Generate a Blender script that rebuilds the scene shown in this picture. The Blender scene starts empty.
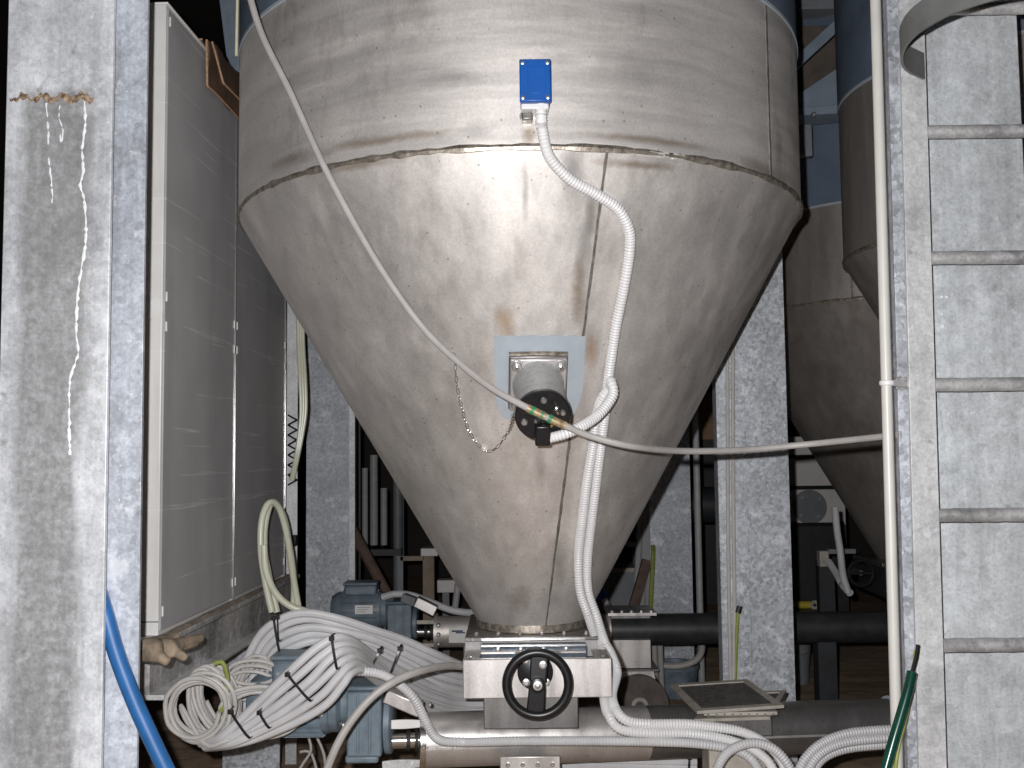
import bpy, math, random
from mathutils import Vector as V, Matrix

random.seed(7)
SC = bpy.context.scene
COL = SC.collection
R = math.radians

# ------------------------------------------------------------------ camera
F = 1000.0
CAM = V((0, 0, 1.2))
cd = bpy.data.cameras.new('camera')
cam = bpy.data.objects.new('camera', cd)
COL.objects.link(cam)
CM = Matrix.Rotation(R(90 + 4.0), 3, 'X') @ Matrix.Rotation(R(-0.65), 3, 'Z')
cam.location = CAM
cam.rotation_euler = CM.to_euler()
cd.sensor_width = 36.0
cd.lens = F / 1024 * 36.0
cd.clip_start = 0.05
SC.camera = cam

# ------------------------------------------------------------------ world, flash, exposure
w = bpy.data.worlds.new('world')
SC.world = w
w.use_nodes = True
w.node_tree.nodes['Background'].inputs[0].default_value = (0.75, 0.85, 1.0, 1)
w.node_tree.nodes['Background'].inputs[1].default_value = 0.012
fl = bpy.data.lights.new('flash', 'SPOT')
fl.energy = 265
fl.color = (1.0, 0.98, 0.992)
fl.spot_size = R(140)
fl.spot_blend = 1.0
fl.shadow_soft_size = 0.011
flo = bpy.data.objects.new('flash', fl)
COL.objects.link(flo)
flo.location = (-0.055, 0.0, 1.252)
flo.rotation_euler = (R(91), 0, 0)
SC.view_settings.view_transform = 'Standard'
SC.view_settings.look = 'None'
SC.view_settings.gamma = 1
SC.view_settings.use_curve_mapping = False
SC.view_settings.exposure = 0.0


def ray(px, py):
    return (CM @ V(((px - 512) / F, (384 - py) / F, -1))).normalized()


def at(px, py, Y):
    d = ray(px, py)
    return CAM + d * (Y / d.y)


def atz(px, py, z):
    d = ray(px, py)
    return CAM + d * ((z - CAM.z) / d.z)


def path(*pts):
    return [at(*p) for p in pts]


# ------------------------------------------------------------------ mesh builder
WLOC = {}


class MB:
    def __init__(self):
        self.v = []
        self.f = []

    def add(self, verts, faces):
        o = len(self.v)
        self.v += [V(p) for p in verts]
        self.f += [tuple(i + o for i in f) for f in faces]
        return self

    def hexa(self, p):          # 4 bottom ccw, 4 top ccw
        return self.add(p, [(3, 2, 1, 0), (4, 5, 6, 7), (0, 1, 5, 4), (1, 2, 6, 5), (2, 3, 7, 6), (3, 0, 4, 7)])

    def box(self, lo, hi, M=None, o=None):
        x0, y0, z0 = lo
        x1, y1, z1 = hi
        p = [V(q) for q in ((x0, y0, z0), (x1, y0, z0), (x1, y1, z0), (x0, y1, z0), (x0, y0, z1), (x1, y0, z1), (x1, y1, z1), (x0, y1, z1))]
        if M is not None:
            p = [M @ q for q in p]
        if o is not None:
            p = [q + o for q in p]
        return self.hexa(p)

    def bar(self, p0, p1, wx, wy, up=(0, 0, 1)):
        p0, p1 = V(p0), V(p1)
        d = (p1 - p0).normalized()
        u = V(up)
        if abs(u.dot(d)) > 0.95:
            u = V((0, 1, 0))
        s = d.cross(u).normalized()
        u = s.cross(d)
        c = []
        for p in (p0, p1):
            for a, b in ((-1, -1), (1, -1), (1, 1), (-1, 1)):
                c.append(p + s * a * wx / 2 + u * b * wy / 2)
        return self.hexa(c)

    def rings(self, rr, caps=True, closed=False):
        n = len(rr[0])
        o = len(self.v)
        for r in rr:
            self.v += [V(p) for p in r]
        m = len(rr)
        for i in range(m if closed else m - 1):
            a = o + i * n
            b = o + ((i + 1) % m) * n
            for k in range(n):
                k2 = (k + 1) % n
                self.f.append((a + k, a + k2, b + k2, b + k))
        if caps and not closed:
            self.f.append(tuple(o + k for k in reversed(range(n))))
            self.f.append(tuple(o + (m - 1) * n + k for k in range(n)))
        return self

    def lathe(self, prof, p0, axis=(0, 0, 1), n=32, caps=True):   # prof: (radius, distance along axis)
        p0 = V(p0)
        a = V(axis).normalized()
        u = a.orthogonal().normalized()
        t = a.cross(u)
        rr = []
        for r, h in prof:
            r = max(r, 1e-5)
            rr.append([p0 + a * h + (u * math.cos(2 * math.pi * k / n) + t * math.sin(2 * math.pi * k / n)) * r for k in range(n)])
        return self.rings(rr, caps)

    def cyl(self, p0, p1, r, n=20, r1=None):
        p0, p1 = V(p0), V(p1)
        d = p1 - p0
        return self.lathe([(r, 0), (r if r1 is None else r1, d.length)], p0, d, n)

    def torus(self, c, axis, RR, r, n=48, m=12, sx=1.0):
        c = V(c)
        a = V(axis).normalized()
        u = a.orthogonal().normalized()
        t = a.cross(u)
        rr = []
        for i in range(n):
            th = 2 * math.pi * i / n
            d = u * math.cos(th) + t * math.sin(th)
            rr.append([c + d * (RR + r * math.cos(2 * math.pi * k / m)) + a * (r * sx * math.sin(2 * math.pi * k / m)) for k in range(m)])
        return self.rings(rr, closed=True)

    def tube(self, pts, r, n=10, corr=0.0, pitch=0.0072, step=0.012, smooth=True):
        P = spline(pts, pitch / 2 if corr else step) if smooth else [V(p) for p in pts]
        T = []
        for i in range(len(P)):
            a = P[max(0, i - 1)]
            b = P[min(len(P) - 1, i + 1)]
            T.append((b - a).normalized())
        u = T[0].orthogonal().normalized()
        rr = []
        for i, p in enumerate(P):
            u = (u - T[i] * u.dot(T[i])).normalized()
            t = T[i].cross(u)
            q = r * (1 - corr * (i % 2))
            rr.append([p + (u * math.cos(2 * math.pi * k / n) + t * math.sin(2 * math.pi * k / n)) * q for k in range(n)])
        return self.rings(rr)

    def sheet(self, P, th, nrm):   # grid of points -> thin solid
        m, n = len(P), len(P[0])
        o = len(self.v)
        nrm_f = nrm if callable(nrm) else (lambda p: V(nrm))
        for s in (0, 1):
            for row in P:
                for p in row:
                    self.v.append(V(p) + nrm_f(V(p)) * th * s)
        N = m * n
        idx = lambda s, i, j: o + s * N + i * n + j
        for i in range(m - 1):
            for j in range(n - 1):
                self.f.append((idx(0, i, j), idx(0, i + 1, j), idx(0, i + 1, j + 1), idx(0, i, j + 1)))
                self.f.append((idx(1, i, j), idx(1, i, j + 1), idx(1, i + 1, j + 1), idx(1, i + 1, j)))
        for i in range(m - 1):
            for j in (0, n - 1):
                q = (idx(0, i, j), idx(1, i, j), idx(1, i + 1, j), idx(0, i + 1, j))
                self.f.append(q if j == 0 else q[::-1])
        for j in range(n - 1):
            for i in (0, m - 1):
                q = (idx(0, i, j), idx(0, i, j + 1), idx(1, i, j + 1), idx(1, i, j))
                self.f.append(q if i == 0 else q[::-1])
        return self

    def build(self, name, mat, parent=None, bevel=0.0, sharp=35):
        if parent is not None:
            off = WLOC[parent.name]
        else:
            xs = [p.x for p in self.v]; ys = [p.y for p in self.v]; zs = [p.z for p in self.v]
            off = V(((min(xs) + max(xs)) / 2, (min(ys) + max(ys)) / 2, min(zs)))
        me = bpy.data.meshes.new(name)
        me.from_pydata([p - off for p in self.v], [], self.f)
        import bmesh
        bm = bmesh.new()
        bm.from_mesh(me)
        bmesh.ops.recalc_face_normals(bm, faces=bm.faces)
        bm.to_mesh(me)
        bm.free()
        me.polygons.foreach_set('use_smooth', [True] * len(me.polygons))
        me.set_sharp_from_angle(angle=R(sharp))
        me.materials.append(mat)
        ob = bpy.data.objects.new(name, me)
        COL.objects.link(ob)
        if parent is not None:
            ob.parent = parent
        else:
            ob.location = off
        if bevel:
            b = ob.modifiers.new('bevel', 'BEVEL')
            b.width = bevel
            b.segments = 2
            b.limit_method = 'ANGLE'
            b.angle_limit = R(40)
        WLOC[ob.name] = off.copy()
        return ob


def spline(pts, step):
    P = [V(p) for p in pts]
    if len(P) < 3:
        L = (P[1] - P[0]).length
        k = max(1, int(L / step))
        return [P[0].lerp(P[1], i / k) for i in range(k + 1)]
    E = [P[0] * 2 - P[1]] + P + [P[-1] * 2 - P[-2]]
    out = []
    for i in range(1, len(E) - 2):
        a, b, c, d = E[i - 1], E[i], E[i + 1], E[i + 2]
        k = max(2, int((c - b).length / step))
        for j in range(k):
            t = j / k
            out.append(0.5 * ((2 * b) + (c - a) * t + (2 * a - 5 * b + 4 * c - d) * t * t + (3 * b - a - 3 * c + d) * t ** 3))
    out.append(P[-1])
    return out


def tag(o, label=None, cat=None, group=None, kind=None):
    if label: o['label'] = label
    if cat: o['category'] = cat
    if group: o['group'] = group
    if kind or label: o['kind'] = kind or 'thing'
    return o


def empty(name, loc, label, cat, group=None):
    o = bpy.data.objects.new(name, None)
    o.empty_display_size = 0.05
    COL.objects.link(o)
    o.location = loc
    WLOC[o.name] = V(loc)
    return tag(o, label, cat, group)


# ------------------------------------------------------------------ materials
def newmat(name):
    m = bpy.data.materials.new(name)
    m.use_nodes = True
    nt = m.node_tree
    return m, nt, nt.nodes['Principled BSDF']


def N(nt, t, **kw):
    n = nt.nodes.new(t)
    for k, v in kw.items():
        if k in n.inputs:
            n.inputs[k].default_value = v
        else:
            setattr(n, k, v)
    return n


def ramp(nt, src, stops):
    r = nt.nodes.new('ShaderNodeValToRGB')
    nt.links.new(src, r.inputs[0])
    e = r.color_ramp.elements
    while len(e) < len(stops):
        e.new(0.5)
    for el, (p, c) in zip(e, stops):
        el.position = p
        el.color = (*c, 1) if len(c) == 3 else c
    return r.outputs[0]


def g(x):
    return (x, x, x)


def mix(nt, a, b, fac, mode='MIX'):
    m = nt.nodes.new('ShaderNodeMix')
    m.data_type = 'RGBA'
    m.blend_type = mode
    for sock, val in ((m.inputs[0], fac), (m.inputs[6], a), (m.inputs[7], b)):
        if hasattr(val, 'links') or isinstance(val, bpy.types.NodeSocket):
            nt.links.new(val, sock)
        elif isinstance(val, (int, float)):
            sock.default_value = val
        else:
            sock.default_value = (*val, 1)
    return m.outputs[2]


def coords(nt, scale=(1, 1, 1)):
    tc = nt.nodes.new('ShaderNodeTexCoord')
    mp = nt.nodes.new('ShaderNodeMapping')
    mp.inputs['Scale'].default_value = scale
    nt.links.new(tc.outputs['Object'], mp.inputs[0])
    return mp.outputs[0]


def noise(nt, vec, scale, detail=4, rough=0.6):
    n = N(nt, 'ShaderNodeTexNoise', Scale=scale, Detail=detail, Roughness=rough)
    nt.links.new(vec, n.inputs['Vector'])
    return n.outputs[0]


def bump(nt, bs, h, strength, dist=0.002):
    b = N(nt, 'ShaderNodeBump', Strength=strength, Distance=dist)
    nt.links.new(h, b.inputs['Height'])
    nt.links.new(b.outputs[0], bs.inputs['Normal'])


def add_stains(m, spots):
    nt = m.node_tree
    bs = nt.nodes['Principled BSDF']
    base = bs.inputs['Base Color'].links[0].from_socket
    for (p, rad_, col, k) in spots:
        tc = nt.nodes.new('ShaderNodeTexCoord')
        nn = N(nt, 'ShaderNodeTexNoise', Scale=18, Detail=5, Roughness=.65)
        nt.links.new(tc.outputs['Object'], nn.inputs['Vector'])
        wb = nt.nodes.new('ShaderNodeVectorMath'); wb.operation = 'MULTIPLY_ADD'
        wb.inputs[1].default_value = [x * 1.3 for x in rad_]
        nt.links.new(nn.outputs['Color'], wb.inputs[0]); nt.links.new(tc.outputs['Object'], wb.inputs[2])
        sb = nt.nodes.new('ShaderNodeVectorMath'); sb.operation = 'SUBTRACT'
        sb.inputs[1].default_value = V(p) + V(rad_) * .65
        nt.links.new(wb.outputs[0], sb.inputs[0])
        dv = nt.nodes.new('ShaderNodeVectorMath'); dv.operation = 'DIVIDE'
        dv.inputs[1].default_value = rad_
        nt.links.new(sb.outputs[0], dv.inputs[0])
        ln = nt.nodes.new('ShaderNodeVectorMath'); ln.operation = 'LENGTH'
        nt.links.new(dv.outputs[0], ln.inputs[0])
        f = ramp(nt, ln.outputs['Value'], [(0.2, g(k)), (1.0, g(0))])
        base = mix(nt, base, col, f)
    nt.links.new(base, bs.inputs['Base Color'])


def simple(name, col, rough=0.5, metal=0.0, var=0.12, scale=30, bmp=0.0, coat=0.0):
    m, nt, bs = newmat(name)
    c = coords(nt)
    n = noise(nt, c, scale)
    lo = tuple(x * (1 - var) for x in col)
    hi = tuple(min(1, x * (1 + var)) for x in col)
    nt.links.new(ramp(nt, n, [(0.3, lo), (0.7, hi)]), bs.inputs['Base Color'])
    bs.inputs['Roughness'].default_value = rough
    bs.inputs['Metallic'].default_value = metal
    bs.inputs['Coat Weight'].default_value = coat
    if bmp:
        bump(nt, bs, n, bmp)
    return m


def galv(name, col, spangle=70, contrast=0.25, blotch=0.35, metal=0.35, streak=0.3, rough=0.5, dirt=None):
    m, nt, bs = newmat(name)
    c = coords(nt)
    vo = N(nt, 'ShaderNodeTexVoronoi', Scale=spangle)
    dn = noise(nt, c, 25, 2)
    ad = nt.nodes.new('ShaderNodeVectorMath'); ad.operation = 'MULTIPLY_ADD'
    ad.inputs[1].default_value = (0.03, 0.03, 0.03)
    nt.links.new(dn, ad.inputs[0]); nt.links.new(c, ad.inputs[2])
    nt.links.new(ad.outputs[0], vo.inputs['Vector'])
    sp = ramp(nt, vo.outputs['Color'], [(0.1, g(1 - contrast)), (0.9, g(1 + contrast * 0.6))])
    bl = ramp(nt, noise(nt, c, 4, 7, 0.72), [(0.34, g(1 - blotch)), (0.52, g(1.0)), (0.70, g(1 + blotch * 0.8))])
    cs = coords(nt, (16, 16, 0.9))
    st = ramp(nt, noise(nt, cs, 1.0, 6, 0.7), [(0.35, g(1 - streak)), (0.6, g(1.0))])
    fg = ramp(nt, noise(nt, c, 130, 4, 0.75), [(0.28, g(0.74)), (0.5, g(1.0)), (0.74, g(1.2))])
    base = mix(nt, col, sp, 1.0, 'MULTIPLY')
    base = mix(nt, base, bl, 1.0, 'MULTIPLY')
    base = mix(nt, base, st, 1.0, 'MULTIPLY')
    base = mix(nt, base, fg, 1.0, 'MULTIPLY')
    # white zinc bloom: ragged patches and small flecks
    ws = ramp(nt, noise(nt, c, 13, 8, 0.72), [(0.565, g(0)), (0.65, g(0.65))])
    base = mix(nt, base, (0.80, 0.82, 0.85), ws)
    fk = ramp(nt, noise(nt, c, 55, 2, 0.5), [(0.70, g(0)), (0.76, g(0.7))])
    base = mix(nt, base, (0.84, 0.85, 0.87), fk)
    # dark pits
    pv = N(nt, 'ShaderNodeTexVoronoi', Scale=11)
    nt.links.new(ad.outputs[0], pv.inputs['Vector'])
    pit = ramp(nt, pv.outputs['Distance'], [(0.03, g(0.5)), (0.10, g(0))])
    base = mix(nt, base, (0.16, 0.16, 0.15), pit)
    if dirt:
        x0, x1, z0, z1 = dirt        # a grimy rectangle with ragged edges, in object coordinates
        sx = nt.nodes.new('ShaderNodeSeparateXYZ')
        wob = nt.nodes.new('ShaderNodeVectorMath'); wob.operation = 'MULTIPLY_ADD'
        nn = N(nt, 'ShaderNodeTexNoise', Scale=14, Detail=4)
        cs2 = coords(nt, (1, 1, 0.35)); nt.links.new(cs2, nn.inputs['Vector'])
        wob.inputs[1].default_value = (0.07, 0, 0.07)
        nt.links.new(nn.outputs['Color'], wob.inputs[0]); nt.links.new(c, wob.inputs[2])
        nt.links.new(wob.outputs[0], sx.inputs[0])

        def band(out, a, b, s):
            p = N(nt, 'ShaderNodeMapRange', **{'From Min': a + 0.035 - s, 'From Max': a + 0.035 + s}); nt.links.new(out, p.inputs[0])
            q = N(nt, 'ShaderNodeMapRange', **{'From Min': b + 0.035 + s, 'From Max': b + 0.035 - s}); nt.links.new(out, q.inputs[0])
            k = N(nt, 'ShaderNodeMath', operation='MULTIPLY'); nt.links.new(p.outputs[0], k.inputs[0]); nt.links.new(q.outputs[0], k.inputs[1])
            return k.outputs[0]
        k = N(nt, 'ShaderNodeMath', operation='MULTIPLY')
        nt.links.new(band(sx.outputs[0], x0, x1, 0.012), k.inputs[0]); nt.links.new(band(sx.outputs[2], z0, z1, 0.012), k.inputs[1])
        fine = ramp(nt, noise(nt, c, 60, 5, 0.7), [(0.3, g(0.35)), (0.65, g(0.85))])
        kk = mix(nt, (0, 0, 0), fine, k.outputs[0])
        base = mix(nt, base, (0.215, 0.21, 0.205), kk)
    nt.links.new(base, bs.inputs['Base Color'])
    bs.inputs['Metallic'].default_value = metal
    ro = ramp(nt, vo.outputs['Color'], [(0, g(rough - 0.1)), (1, g(rough + 0.12))])
    nt.links.new(ro, bs.inputs['Roughness'])
    bump(nt, bs, noise(nt, c, 45, 4), 0.25, 0.002)
    return m


def stainless(name, col, metal=0.8, rough=0.45, stain=0.5, scale=(9, 9, 1.2)):
    m, nt, bs = newmat(name)
    c = coords(nt)
    cs = coords(nt, scale)
    a = ramp(nt, noise(nt, cs, 1.0, 6, 0.7), [(0.3, g(0.86)), (0.7, g(1.08))])
    b = ramp(nt, noise(nt, c, 3.5, 5, 0.6), [(0.3, g(0.84)), (0.7, g(1.08))])
    f = ramp(nt, noise(nt, c, 160, 3, 0.7), [(0.25, g(0.86)), (0.75, g(1.1))])
    base = mix(nt, col, a, 1.0, 'MULTIPLY')
    base = mix(nt, base, b, 1.0, 'MULTIPLY')
    base = mix(nt, base, f, 1.0, 'MULTIPLY')
    s = ramp(nt, noise(nt, coords(nt, (5, 5, 2.2)), 1.0, 6, 0.7), [(0.56, g(0)), (0.74, g(stain))])
    base = mix(nt, base, (0.2, 0.145, 0.09), s)
    sp = N(nt, 'ShaderNodeTexVoronoi', Scale=26)
    nt.links.new(c, sp.inputs['Vector'])
    spot = ramp(nt, sp.outputs['Distance'], [(0.04, g(0.5)), (0.1, g(0))])
    base = mix(nt, base, (0.13, 0.09, 0.06), spot)
    nt.links.new(base, bs.inputs['Base Color'])
    bs.inputs['Metallic'].default_value = metal
    rr = ramp(nt, noise(nt, cs, 2.0, 4), [(0.3, g(rough - 0.06)), (0.7, g(rough + 0.1))])
    nt.links.new(rr, bs.inputs['Roughness'])
    bump(nt, bs, noise(nt, c, 9, 3), 0.12, 0.004)
    return m


M = {}
M['galv'] = galv('galvanised', (0.60, 0.64, 0.70), contrast=.1)
M['galv_rung'] = galv('galvanised rung', (0.55, 0.545, 0.54), contrast=.1, blotch=.5, streak=0.0)
M['galv_spangle'] = galv('galvanised spangle', (0.50, 0.53, 0.565), spangle=85, contrast=0.34, blotch=0.2, streak=0.12, rough=0.58)
M['galv_pale'] = galv('galvanised pale', (0.66, 0.67, 0.67), contrast=0.05, blotch=0.3, streak=0.15, metal=0.25)
M['galv_dirty'] = galv('galvanised dusty', (0.48, 0.47, 0.46), contrast=0.2, blotch=0.6, streak=0.2)
M['steel'] = stainless('stainless dull', (0.86, 0.82, 0.775), metal=0.72, rough=0.52, scale=(1.1, 1.1, 11))
M['steel_cone'] = stainless('stainless cone', (0.80, 0.765, 0.725), metal=0.74, rough=0.50, stain=0.25)
M['steel_right'] = stainless('stainless right hoppers', (0.40, 0.37, 0.34), metal=0.7, rough=0.55, stain=0.4)  # darker tone of the hopper steel, for the two hoppers on the right
M['steel_clean'] = stainless('stainless clean', (0.74, 0.715, 0.69), metal=0.75, rough=0.36, stain=0.12)
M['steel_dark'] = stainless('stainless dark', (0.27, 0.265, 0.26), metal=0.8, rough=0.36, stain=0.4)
M['weld'] = simple('weld bead', (0.34, 0.30, 0.25), 0.45, 0.7, 0.6, 60, 0.6)
M['weld_dark'] = simple('weld line', (0.22, 0.205, 0.19), 0.5, 0.6, 0.4, 60, 0.4)
M['weld_bright'] = simple('ground weld glint', (0.98, 0.9, 0.78), 0.35, 0.5, 0.3, 45, 0.5)  # pale colour stands for reflections on the ground seam
M['chrome'] = simple('bright steel', (0.8, 0.79, 0.77), 0.2, 1.0, 0.08, 40)
M['bolt'] = simple('zinc bolt', (0.60, 0.59, 0.58), 0.36, 0.85, 0.15, 200)
M['blue_shell'] = simple('slate blue paint', (0.115, 0.15, 0.20), 0.55, 0.0, 0.2, 6)
M['blue_pale'] = simple('pale blue grey paint', (0.36, 0.405, 0.44), 0.5, 0.0, 0.08, 20)
M['blue_box'] = simple('bright blue enamel', (0.005, 0.085, 0.36), 0.4, 0.0, 0.1, 25)
M['hose_blue'] = simple('blue rubber', (0.02, 0.115, 0.32), 0.45, 0.0, 0.15, 30)
M['motor'] = simple('blue grey machine paint', (0.15, 0.195, 0.23), 0.45, 0.0, 0.3, 18, 0.15)
M['black'] = simple('black plastic', (0.012, 0.012, 0.013), 0.35, 0.0, 0.3, 80)
M['rubber'] = simple('black rubber', (0.02, 0.02, 0.02), 0.6, 0.0, 0.3, 80)
M['conduit'] = simple('light grey conduit', (0.55, 0.55, 0.555), 0.45, 0.0, 0.1, 12)
M['conduit_white'] = simple('white conduit', (0.72, 0.715, 0.71), 0.4, 0.0, 0.05, 12)
M['cable'] = simple('grey cable', (0.38, 0.365, 0.345), 0.5, 0.0, 0.12, 15)
M['coil'] = simple('pale grey cable', (0.48, 0.465, 0.44), 0.5, 0.0, 0.15, 15)
M['hose_clear'] = simple('milky green hose', (0.60, 0.61, 0.48), 0.3, 0.0, 0.1, 12)
M['white_pipe'] = simple('cream pipe', (0.58, 0.57, 0.53), 0.4, 0.0, 0.05, 12)
M['rust'] = simple('rust crust', (0.28, 0.2, 0.13), 0.85, 0.1, 0.95, 95, 0.9)
M['zinc_run'] = simple('white zinc run', (0.80, 0.81, 0.82), 0.6, 0.1, 0.15, 60, 0.4)
M['card'] = simple('cardboard', (0.13, 0.075, 0.045), 0.85, 0.0, 0.25, 20)
M['card_edge'] = simple('cardboard edge', (0.42, 0.26, 0.15), 0.85, 0.0, 0.3, 120)
M['glove'] = simple('dusty leather', (0.25, 0.195, 0.14), 0.9, 0.0, 0.55, 22, 0.9)
M['wood_dim'] = simple('grimy brown panel', (0.10, 0.083, 0.068), 0.8, 0, .3, 12)
M['dust'] = simple('brown dust', (0.24, 0.20, 0.16), 0.9, 0.0, 0.35, 30, 0.5)
M['label'] = simple('paper label', (0.74, 0.74, 0.72), 0.5, 0.0, 0.05, 20)
M['ink'] = simple('label ink', (0.03, 0.05, 0.12), 0.6, 0.0, 0.1, 20)
M['green_hose'] = simple('dark green hose', (0.006, 0.05, 0.032), 0.25, 0.0, 0.3, 20)
M['yg'] = simple('green yellow insulation', (0.26, 0.30, 0.07), 0.45, 0.0, 0.4, 14)
M['brown'] = simple('rusty brown steel', (0.12, 0.08, 0.062), 0.8, 0.0, 0.3, 20, 0.3)
M['wood'] = simple('dusty board', (0.30, 0.24, 0.18), 0.8, 0.0, 0.25, 12, 0.3)
M['mach_dark'] = simple('dark machine paint', (0.03, 0.033, 0.036), 0.5, 0.0, 0.3, 12)
M['mach_grey'] = simple('grey machine paint', (0.20, 0.215, 0.23), 0.5, 0.0, 0.15, 12)
M['white_app'] = simple('white appliance', (0.72, 0.70, 0.67), 0.45, 0.0, 0.06, 10)
M['yellow'] = simple('yellow plastic', (0.55, 0.45, 0.05), 0.5, 0.0, 0.1, 20)
M['mesh_dark'] = simple('dusty dark mesh', (0.10, 0.093, 0.085), 0.7, 0.2, 0.5, 60, 0.6)
M['frame_pale'] = simple('dusty pale frame', (0.42, 0.39, 0.34), 0.6, 0.3, 0.2, 30, 0.3)


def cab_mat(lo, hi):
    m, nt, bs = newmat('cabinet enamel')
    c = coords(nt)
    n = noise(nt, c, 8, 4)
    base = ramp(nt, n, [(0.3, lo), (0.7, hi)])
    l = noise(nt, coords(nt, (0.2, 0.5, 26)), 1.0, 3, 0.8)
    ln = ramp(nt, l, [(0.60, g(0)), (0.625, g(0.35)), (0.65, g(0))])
    base = mix(nt, base, (0.95, 0.95, 0.93), ln)  # pale lines: scratches, with their reflections painted into the colour
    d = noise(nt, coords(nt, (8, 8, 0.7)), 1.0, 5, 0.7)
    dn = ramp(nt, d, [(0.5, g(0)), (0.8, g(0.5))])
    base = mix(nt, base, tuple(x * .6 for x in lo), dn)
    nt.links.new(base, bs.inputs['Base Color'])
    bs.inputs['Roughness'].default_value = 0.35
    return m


M['cabinet'] = cab_mat((0.69, 0.685, 0.66), (0.76, 0.755, 0.73))
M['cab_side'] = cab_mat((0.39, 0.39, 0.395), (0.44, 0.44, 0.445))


def floor_mat():
    m, nt, bs = newmat('dusty plank floor')
    c = coords(nt, (1.2, 9, 1))
    n = noise(nt, c, 1.0, 5, 0.7)
    f = noise(nt, coords(nt), 14, 5, 0.7)
    a = ramp(nt, n, [(0.3, (0.26, 0.18, 0.12)), (0.7, (0.62, 0.45, 0.31))])
    b = ramp(nt, f, [(0.3, g(0.6)), (0.7, g(1.1))])
    nt.links.new(mix(nt, a, b, 1.0, 'MULTIPLY'), bs.inputs['Base Color'])
    bs.inputs['Roughness'].default_value = 0.9
    bump(nt, bs, f, 0.5, 0.01)
    return m


M['floor'] = floor_mat()
M['wall'] = simple('dark plaster wall', (0.05, 0.045, 0.04), 0.9, 0, 0.3, 2)

# ------------------------------------------------------------------ the room
tag(MB().box((-4, -1.5, -0.1), (5, 10.2, 0)).build('floor', M['floor']), kind='structure')
tag(MB().box((-4, 10.0, 0), (5, 10.2, 5)).build('wall_back', M['wall']), kind='structure')
tag(MB().box((-4.2, -1.5, 0), (-4, 10.0, 5)).build('wall_left', M['wall']), kind='structure')
tag(MB().box((5, -1.5, 0), (5.2, 10.0, 5)).build('wall_right', M['wall']), kind='structure')
tag(MB().box((-4.2, -1.5, 5), (5.2, 10.2, 5.15)).build('ceiling', M['wall']), kind='structure')

# ------------------------------------------------------------------ hoppers
TOPZ = 3.4
AX = at(519, 200, 3.0).x
AY = 3.0
RAD = 0.824
Z_SEAM = at(520, 147, AY - RAD).z
Z_BLUE = at(238, 58, 2.78).z
Z_OUT = at(532, 627, 2.87).z
R_OUT = 0.158
OFFX = 0.022


def hop_R(z):
    if z >= Z_SEAM:
        return RAD
    t = max(0, (Z_SEAM - z) / (Z_SEAM - Z_OUT))
    return RAD + (R_OUT - RAD) * t


def hop_c(z):
    t = min(1, max(0, (Z_SEAM - z) / (Z_SEAM - Z_OUT)))
    return V((AX + OFFX * t, AY, z))


def hop_pt(phi, z, off=0.0):       # phi measured from the side facing the camera, + to the right
    n = hop_n(phi, z)
    p = hop_c(z) + V((math.sin(phi), -math.cos(phi), 0)) * hop_R(z)
    return p + n * off


def hop_n(phi, z):
    if z >= Z_SEAM:
        return V((math.sin(phi), -math.cos(phi), 0))
    k = (RAD - R_OUT) / (Z_SEAM - Z_OUT)
    c, s = 1 / math.hypot(1, k), k / math.hypot(1, k)
    return V((math.sin(phi) * c, -math.cos(phi) * c, -s))


def surf(px, py, off=0.0):
    d = ray(px, py)
    t = 1.5
    while t < 4:
        p = CAM + d * t
        c = hop_c(p.z)
        if (p.xy - c.xy).length <= hop_R(p.z):
            break
        t += 0.002
    c = hop_c(p.z)
    phi = math.atan2(p.x - c.x, -(p.y - c.y))
    return hop_pt(phi, p.z, off)


def surf_n(p):
    c = hop_c(p.z)
    return hop_n(math.atan2(p.x - c.x, -(p.y - c.y)), p.z)


def wob_ring(mb, c, rad, z, w_, n=220, m=6, a=0.35):
    rr = []
    for i in range(n):
        th = 2 * math.pi * i / n
        q = w_ * (1 + a * random.uniform(-1, 1))
        d = V((math.cos(th), math.sin(th), 0))
        rr.append([V((c[0], c[1], z)) + d * (rad + q * 0.55 * math.cos(2 * math.pi * k / m)) + V((0, 0, q * math.sin(2 * math.pi * k / m))) for k in range(m)])
    mb.rings(rr, closed=True)


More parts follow.
